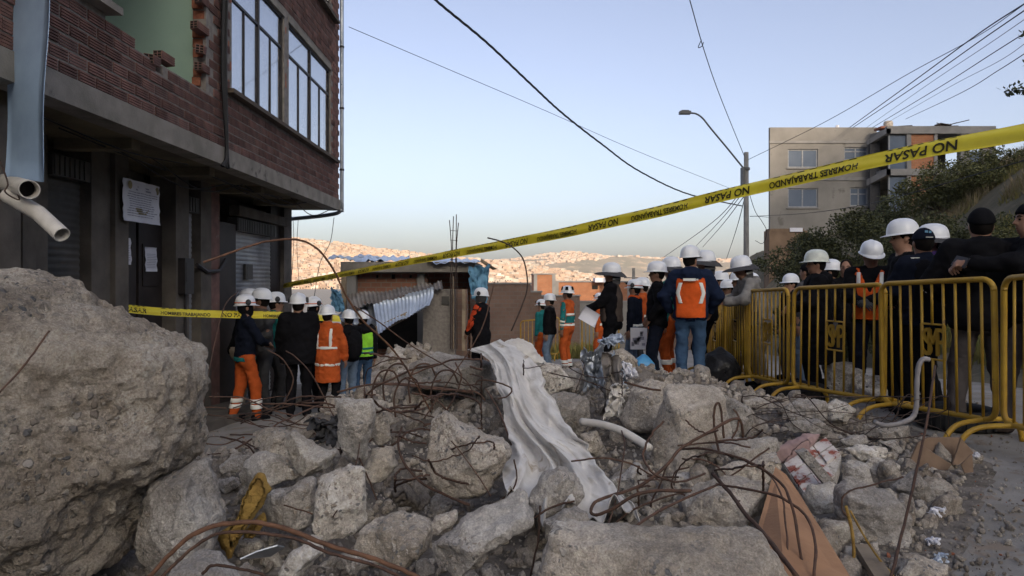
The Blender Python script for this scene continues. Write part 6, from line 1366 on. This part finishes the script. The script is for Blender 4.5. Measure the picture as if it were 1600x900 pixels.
        if head == 'dark':
            for k in range(6):
                a = k*1.05; m = MB(); m.add([(.122*math.cos(a+t)*(1-zz*2.4), .148*math.sin(a+t)*(1-zz*2.4), .03+zz*1.1+.02) for zz in (0, .07) for t in (0, .18, .36, .5)], [(0, 1, 5, 4), (1, 2, 6, 5), (2, 3, 7, 6)]); put('helmet_decal', mesh('helmet_decal', m.v, m.f, ['c_black']), hm)
    if head in ('cap', 'beanie'):
        cv, cf = nets(lambda X, Yy, Z: np.maximum(ell(X, Yy, Z, (0, -.014, .12), (.092, .112, .122) if head == 'cap' else (.096, .115, .125)), .128-Z+.25*Yy*(head == 'beanie')), (-.12, -.15, .07), (.12, .12, .27), .012)
        c_ = headput('cap', mesh('cap', cv, cf, ['c_dnavy' if head == 'cap' else 'c_black'], None, True))
        if head == 'cap':
            m = MB(); V_ = [(.085*math.cos(t), .07+.10*math.sin(t)*r_, .145-.02*r_*math.sin(t)) for r_ in (0, .6, 1) for t in np.linspace(0, math.pi, 13)]; m.add(V_, [(i*13+k, i*13+k+1, (i+1)*13+k+1, (i+1)*13+k) for i in range(2) for k in range(12)]); put('peak', mesh('peak', m.v, m.f, ['c_dnavy']), c_)
            m = MB(); m.box((-.03, -.128, .145), (.03, -.12, .15)); put('strap', mesh('strap', m.v, m.f, ['reflective']), c_)
            m = MB(); m.box((-.035, -.118, .188), (-.01, -.112, .21)); m.box((.0, -.118, .185), (.02, -.112, .205)); put('badge', mesh('badge', m.v, m.f, ['tarp_blue']), c_)
    if 'backpack' in extras:
        garment('backpack', lambda X, Yy, Z: smax(ell(X, Yy, Z, (0, -.20, 1.17), (.17, .12, .27)), np.abs(X)-.15, .03), 'c_black', (-.2, -.36, .86), (.2, -.04, 1.48), .017, .012)
    if 'tag' in extras:
        m = MB(); z0 = 1.36; m.box((-.09, -.165-bulk+sh(1.36), z0), (.06, -.150-bulk+sh(1.36), z0+.032)); m.box((.066, -.165-bulk+sh(1.36), z0+.006), (.09, -.150-bulk+sh(1.36), z0+.026)); put('name_strip', mesh('name_strip', m.v, m.f, ['reflective']), o)
    if 'guard' in extras:
        for t_, zz in (('GUARDIA', 1.26), ('MUNICIPAL', 1.17)):
            tv, tf = text_poly(t_); mx = tv[:, 0].max(); wd = .30
            def back(xx, z_):
                yy = -.02
                while float(torso(np.array([xx]), np.array([yy]), np.array([z_]), bulk)[0]) < 0 and yy > -.4: yy -= .002
                return yy-.024
            put('lettering', mesh('lettering', [((x_/mx-.5)*wd, back((x_/mx-.5)*wd, zz+y_*.09), zz+y_*.09) for x_, y_ in tv], tf, ['reflective']), o)
        for sx in (-1, 1):
            m = MB(); m.box((sx*.15-.04, -.075, 1.475), (sx*.15+.04, -.03, 1.485)); put('shoulder_tab', mesh('shoulder_tab', m.v, m.f, ['reflective']), o)
    if 'patch' in extras:
        for nm, c_, b_ in (('shoulder_patch', 'c_purple', ((-.20, -.12, 1.42), (-.11, -.07, 1.485))), ('arm_badge', 'print_gold', ((-.262, -.04, 1.24), (-.25, .03, 1.34)))):
            m = MB(); m.box(*b_); put(nm, mesh(nm, m.v, m.f, [c_]), o)
    hw = o.location; Rz = Matrix.Rotation(R(yaw), 3, 'Z')
    o_ = lambda p: hw+Rz @ (Vector(p)*s)
    return o, o_(HL), o_(HR), Y
G1, G2, G3, G4 = 'workers gathered by the shuttered shops', 'people standing in the middle of the street', 'crowd behind the yellow barriers', 'helmeted people close to the rubble'
dn = dict(armL=(-.25, .03, .82), armR=(.25, .03, .82)); fr = dict(armL=(-.09, .30, 1.08), armR=(.09, .30, 1.10)); hp2 = dict(armL=(-.21, .12, .98), armR=(.21, .12, .98))
# left group
person('helmeted worker in navy jacket and orange reflective trousers beside the shutter', 383, 461, 1.80, -50, Y=9.3, jac='c_dnavy', trs='c_orange', head='rescue', mask='c_black', stripes=(('leg', .30, .03), ('leg', .22, .03), ('h', .90, .03, 'c_teal')), group=G1, feet=((-.16, -.12), (.12, .12)), **fr)
person('helmeted worker in beige trousers half hidden nearest the shutter', 372, 452, 1.80, -70, Y=11.0, jac='c_black', trs='c_beige', head='helmet', group=G1, face=False, lean=.25, **fr)
person('helmeted man with brown neck cover and grey trousers facing the group', 409, 451, 1.82, 150, Y=10.1, jac='c_dgrey', trs='c_dgrey', head='helmet', skin='skin_dark', scarf='c_brown', group=G1, hyaw=-60, **fr)
person('helmeted worker in teal jacket behind the black jacket man', 431, 457, 1.78, -60, Y=10.9, jac='c_teal', trs='c_dgrey', head='muffs', group=G1, **fr)
person('broad man in black jacket with ear muffs on his white helmet', 466, 458, 1.84, 8, Y=9.3, jac='c_black', trs='c_black', head='muffs', bulk=.07, hem=.78, group=G1, armL=(-.27, .14, .90), armR=(.27, .14, .90))
person('masked man whose helmet shows over the black jacket shoulder', 490, 464, 1.78, 150, Y=10.8, jac='c_black', trs='c_black', head='rescue', mask='c_black', group=G1, **fr)
person('worker in long orange reflective coat and wide white helmet', 512, 477, 1.76, -12, Y=9.4, jac='c_orange', trs='c_black', head='full', bulk=.03, hem=.52, group=G1, stripes=(('v', 1.12, 1.42), ('h', 1.10, .025), ('skirt', .82, .025)), armL=(-.2, .2, 1.0), armR=(.27, .1, .90))
person('person in black jacket and jeans with a dark backpack', 545, 484, 1.74, 40, Y=9.9, jac='c_black', trs='c_ljeans', head='full', group=G1, extras=('backpack',), bulk=.01, **fr)
person('person in lime green safety vest and dark jeans', 567, 485, 1.74, 30, Y=10.3, jac='c_black', trs='c_jeans', head='helmet', vest='c_green', group=G1, bulk=.01, stripes=(('h', 1.08, .02, 'c_teal'), ('h', 1.0, .02, 'c_teal')), hood=True, **dn)
# middle
person('worker in black body warmer with bright orange sleeves facing left', 752, 450, 1.80, 70, Y=12.6, jac='c_black', trs='c_black', head='muffs', mask='c_dgrey', sleeve='c_red', bulk=.03, hem=.55, group=G2, armL=(-.1, .25, .95), armR=(.15, .28, 1.0))
person('woman in black jacket with grey scarf and pale jeans', 859, 459, 1.72, 75, Y=14.2, jac='c_black', trs='c_ljeans', head='helmet', scarf='c_dgrey', group=G2, bulk=.02, **dn)
person('worker in teal sleeves mostly hidden behind the woman with the scarf', 846, 468, 1.72, 60, Y=15.6, jac='c_teal', trs='c_orange', head='rescue', group=G2, stripes=(('leg', .28, .03),), **dn)
person('rescue worker in orange and teal suit with reflective bands', 887, 447, 1.78, 60, Y=14.0, jac='c_orange', trs='c_orange', head='dark', skin='skin_dark', group=G2, sleeve='c_teal', stripes=(('h', 1.20, .025), ('h', .98, .025), ('h', 1.09, .085, 'c_teal'), ('leg', .20, .03), ('leg', .12, .03), ('arm', 1.3, .025), ('arm', 1.6, .025)), **dn)
person('worker in orange seen past the rolled white papers', 938, 458, 1.74, 70, Y=14.6, jac='c_orange', trs='c_orange', head='rescue', group=G2, stripes=(('leg', .25, .03), ('h', 1.05, .03)), **dn)
ph = person('person in dark coat and flapped helmet holding white papers', 956, 411, 1.80, 78, Y=9.9, jac='c_black', trs='c_black', head='flap', scarf='c_black', vest='c_brown', bulk=.03, hem=.80, group=G2, armL=(-.05, .36, 1.10), armR=(.10, .36, 1.08), curl='g')
pm_ = person('person in dark jacket with orange scarf carrying a map', 992, 437, 1.76, 60, Y=10.6, jac='c_dnavy', trs='c_ljeans', head='rescue', scarf='c_vest', group=G2, stripes=(('h', .98, .025), ('h', .90, .02)), **dn)
person('worker in orange vest tucked behind the orange scarf person', 1004, 434, 1.76, 70, Y=11.4, jac='c_orange', trs='c_dgrey', head='helmet', group=G2, stripes=(('h', 1.1, .03),), **dn)
person('man in black jacket and navy trousers in profile', 1027, 409, 1.78, 80, Y=9.0, jac='c_black', trs='c_dnavy', head='helmet', skin='skin_dark', group=G4, bulk=.02, **hp2)
person('person in orange trousers hidden behind the reflective vest man', 1049, 402, 1.80, 60, Y=9.9, jac='c_teal', trs='c_orange', head='flap', group=G4, stripes=(('leg', .3, .035),), **dn)
person('man in orange reflective vest over navy jacket and blue jeans', 1079, 384, 1.82, -14, Y=8.5, jac='c_navy', trs='c_jeans', head='helmet', vest='c_vest', bulk=.035, vhem=.90, hem=.88, hood=True, group=G4, stripes=(('c',),), extras=('tag',), hyaw=-30, armL=(-.25, .16, .98), armR=(.25, .16, .98))
person('person with dark flapped hood behind the reflective vest man', 1102, 392, 1.80, 60, Y=9.4, jac='c_black', trs='c_black', head='flap', group=G4, bulk=.03, **dn)
# behind the barriers
person('small helmeted figure between the vest man and the barriers', 1126, 424, 1.74, 70, Y=11.5, jac='c_black', trs='c_black', head='helmet', group=G3, **fr)
person('dark-haired person in helmet looking over the far barrier', 1137, 437, 1.68, 110, Y=10.9, jac='c_dgrey', trs='c_black', head='helmet', group=G3, **fr)
person('woman in white helmet with long dark hair at the far barriers', 1155, 424, 1.72, 80, Y=10.4, jac='c_black', trs='c_black', head='full', group=G3, hood=True, **fr)
person('helmeted person just behind the man leaning over', 1174, 427, 1.72, 90, Y=11.6, jac='c_dgrey', trs='c_black', head='helmet', group=G3, **fr)
person('man in pale grey jacket and flapped helmet leaning on the barrier', 1192, 400, 1.62, 84, Y=8.55, jac='c_grey', trs='c_beige', head='flap', lean=.42, bulk=.035, hood=True, group=G3, armL=(-.20, .52, 1.18), armR=(.12, .50, 1.20), hpitch=-12)
person('helmeted figure glimpsed behind the leaning man', 1236, 428, 1.68, 100, Y=10.2, jac='c_black', trs='c_dgrey', head='helmet', group=G3, **dn)
person('woman in long black coat and pale helmet in profile', 1276, 391, 1.74, 78, Y=7.8, jac='c_black', trs='c_black', head='pale', skin='skin_dark', bulk=.035, hem=.42, group=G3, hood=True, **fr)
person('person in light trousers behind the long black coat', 1262, 410, 1.72, 40, Y=9.0, jac='c_dgrey', trs='c_ljeans', head='beanie', group=G3, face=False, **dn)
person('helmet wearer mostly hidden behind the long black coat', 1298, 406, 1.74, 60, Y=9.0, jac='c_black', trs='c_dgrey', head='helmet', group=G3, **dn)
person('bare-headed dark-haired man looking toward the street', 1322, 403, 1.72, 150, Y=8.9, jac='c_black', trs='c_black', head='bare', group=G3, **dn)
person('man in orange safety vest with grey gloves at the barrier', 1360, 376, 1.78, 150, Y=7.7, jac='c_black', trs='c_dnavy', head='helmet', vest='c_vest', skin='skin_dark', bulk=.03, vhem=.90, group=G3, gloves='c_dgrey', curl='g', stripes=(('v', 1.28, 1.44),), hpitch=-18, hyaw=20, armL=(.0, .32, 1.12), armR=(.06, .32, 1.10))
person('tall man in dark uniform and white helmet in profile', 1413, 343, 1.86, 82, Y=6.7, jac='c_black', trs='c_black', head='helmet', group=G3, extras=('patch',), hpitch=-4, **dn)
person('municipal guard in cap with lettered vest seen from behind', 1443, 355, 1.74, 12, Y=6.15, jac='c_dnavy', trs='c_black', head='cap', vest='c_black', skin='skin_dark', bulk=.03, group=G3, extras=('guard',), hyaw=-18, **fr)
person('person in flapped white helmet behind the guard in the cap', 1458, 351, 1.80, 70, Y=7.0, jac='c_purple', trs='c_black', head='flap', group=G3, **dn)
person('large figure in black cap and hooded jacket seen from behind', 1533, 324, 1.78, -25, Y=5.55, jac='c_black', trs='c_trouser', shoe='c_brown', head='beanie', scarf='c_navy', bulk=.06, hood=True, hem=.80, group=G3, armL=(-.2, .25, 1.05), armR=(.2, .25, 1.05), feet=((-.17, 0), (.17, .05)))
ed = person('dark-haired man at the picture edge holding up a phone', 1612, 314, 1.80, 80, Y=5.3, jac='c_black', trs='c_trouser', shoe='c_brown', head='beanie', group=G3, bulk=.03, armL=(-.12, .46, 1.30), armR=(.05, .46, 1.28), curl='g', feet=((-.14, -.1), (.14, .14)))
# held things
m = MB(); c = ed[1].lerp(ed[2], .5)+Vector((-.06, -.03, .02)); m.box((c.x-.005, c.y-.08, c.z-.04), (c.x+.005, c.y+.08, c.z+.045), rot=(.2, .5, .1)); m.box((c.x-.008, c.y-.07, c.z-.034), (c.x-.0055, c.y+.07, c.z+.039), rot=(.2, .5, .1), piv=c); tag(m.put('phone', 'frame_dark'), 'dark mobile phone held up at the picture edge', 'phone')
u = np.linspace(0, 1, 14); U, V = np.meshgrid(u, u, indexing='ij'); a, b, c, d = [np.array(W(x, y, 9.45)) for x, y in ((915, 478), (938, 492), (929, 512), (903, 497))]; Pm = ((1-U)*(1-V))[..., None]*a+(U*(1-V))[..., None]*b+(U*V)[..., None]*c+((1-U)*V)[..., None]*d
Pm[..., 1] += .05*np.sin(U*3)+.03*np.sin(V*4); sv, sf = sheet(Pm, .004); tag(place('white_papers', sv, sf, ['paper'], None, True), 'sheaf of white papers held by the person in the flapped helmet', 'papers')
m = MB(); a, b = W(985, 546, 10.2), W(1011, 512, 10.2); m.prism([a, Vector((b.x, a.y, a.z)), b, Vector((a.x, a.y, b.z))], (0, .006, 0)); mp = m.put('printed_map', 'paper'); tag(mp, 'printed map sheet carried by the person with the orange scarf', 'map')
m = MB()
for k in range(16):
    x0, z0 = random.uniform(.06, .7), random.uniform(.1, .75); w_, h_ = random.uniform(.08, .25), random.uniform(.06, .18); p0 = Vector((a.x+(b.x-a.x)*x0, a.y-.003, a.z+(b.z-a.z)*z0)); m.add([p0, p0+Vector(((b.x-a.x)*w_, 0, 0)), p0+Vector(((b.x-a.x)*w_, 0, (b.z-a.z)*h_)), p0+Vector((0, 0, (b.z-a.z)*h_))], [(0, 1, 2, 3)])
tag(m.put('map_print', 'paper_print', mp), kind='stuff')
# bags, tyres and blocks near the barriers
def blob(label, name, cat, c, r, mat, amp, seed, cut=None):
    def f(X, Y, Z):
        d = ell(X, Y, Z, (0, 0, r[2]), r); d = smin(d, ell(X, Y, Z, (0, 0, r[2]*1.75), (r[0]*.35, r[1]*.35, r[2]*.45)), .05); return smax(d, .01-Z, .01)
    v, f_ = nets(f, (-r[0], -r[1], 0), (r[0], r[1], r[2]*2.3), .02); N = vnormals(v, f_); v = v+N*(amp*(1-2*np.abs(vnoise(v*6+seed, seed)))+amp*.5*vnoise(v*14, seed))[:, None]
    return tag(put(name, mesh(name, v, f_, [mat], None, True), None, c), label, cat)
p = Vector((2.62, 8.6, G(2.62, 8.6))); blob('black plastic refuse sack standing by the barrier', 'refuse_sack', 'sack', p, (.24, .22, .24), 'bag_black', .02, 3)
p = Vector((1.72, 8.9, 0)); p.z = W(1008, 592, 8.9).z; blob('bright blue plastic bag beside the navy trousers', 'plastic_bag', 'bag', p, (.13, .1, .15), 'bag_blue', .02, 5)
def tyre(label, x, y, rz):
    z = G(x, y); o = empty('tyre', (x, y, z), label, 'tyre', None, rz); m = MB(); prof = [(.20, .03), (.27, .0), (.31, .03), (.32, .09), (.31, .15), (.27, .18), (.20, .15), (.19, .09), (.20, .03)]; n = 28
    V = [(r_*math.cos(2*math.pi*k/n), r_*math.sin(2*math.pi*k/n), zz) for r_, zz in prof for k in range(n)]; m.add(V, [(i*n+k, i*n+(k+1) % n, (i+1)*n+(k+1) % n, (i+1)*n+k) for i in range(len(prof)-1) for k in range(n)]); put('casing', mesh('casing', m.v, m.f, ['rubber'], None, True), o)
    m = MB()
    for k in range(28): a = 2*math.pi*k/28; m.box((.313, -.018, .035), (.325, .018, .145), rot=(0, 0, a), piv=(0, 0, .09))
    put('tread', mesh('tread', m.v, m.f, ['rubber']), o)
tyre('black tyre lying under the barrier before the long black coat', 3.15, 7.55, .3); tyre('second black tyre lying behind the hooked conduit barrier', 3.75, 5.75, .8)
for k, (x, y, s_, lb) in enumerate(((3.75, 7.75, (.2, .15, .42), 'pale concrete block standing behind the barrier mesh'), (3.95, 7.6, (.17, .15, .28), 'lower grey concrete block behind the barrier mesh'), (4.0, 7.3, (.3, .22, .18), 'flat stone on the ground behind the barrier'))):
    rs = np.random.default_rng(70+k); v, f_ = rock_arrays([(-s_[0], 0), (s_[0], 0), (s_[0]*.95, s_[2]), (-s_[0]*.9, s_[2]*.96)], s_[1]*2, rs, amp=.012); tag(place('concrete_block', v+np.array([x, y, G(x, y)-.02]), f_, ['chunk_grey'], None, True), lb, 'concrete block')
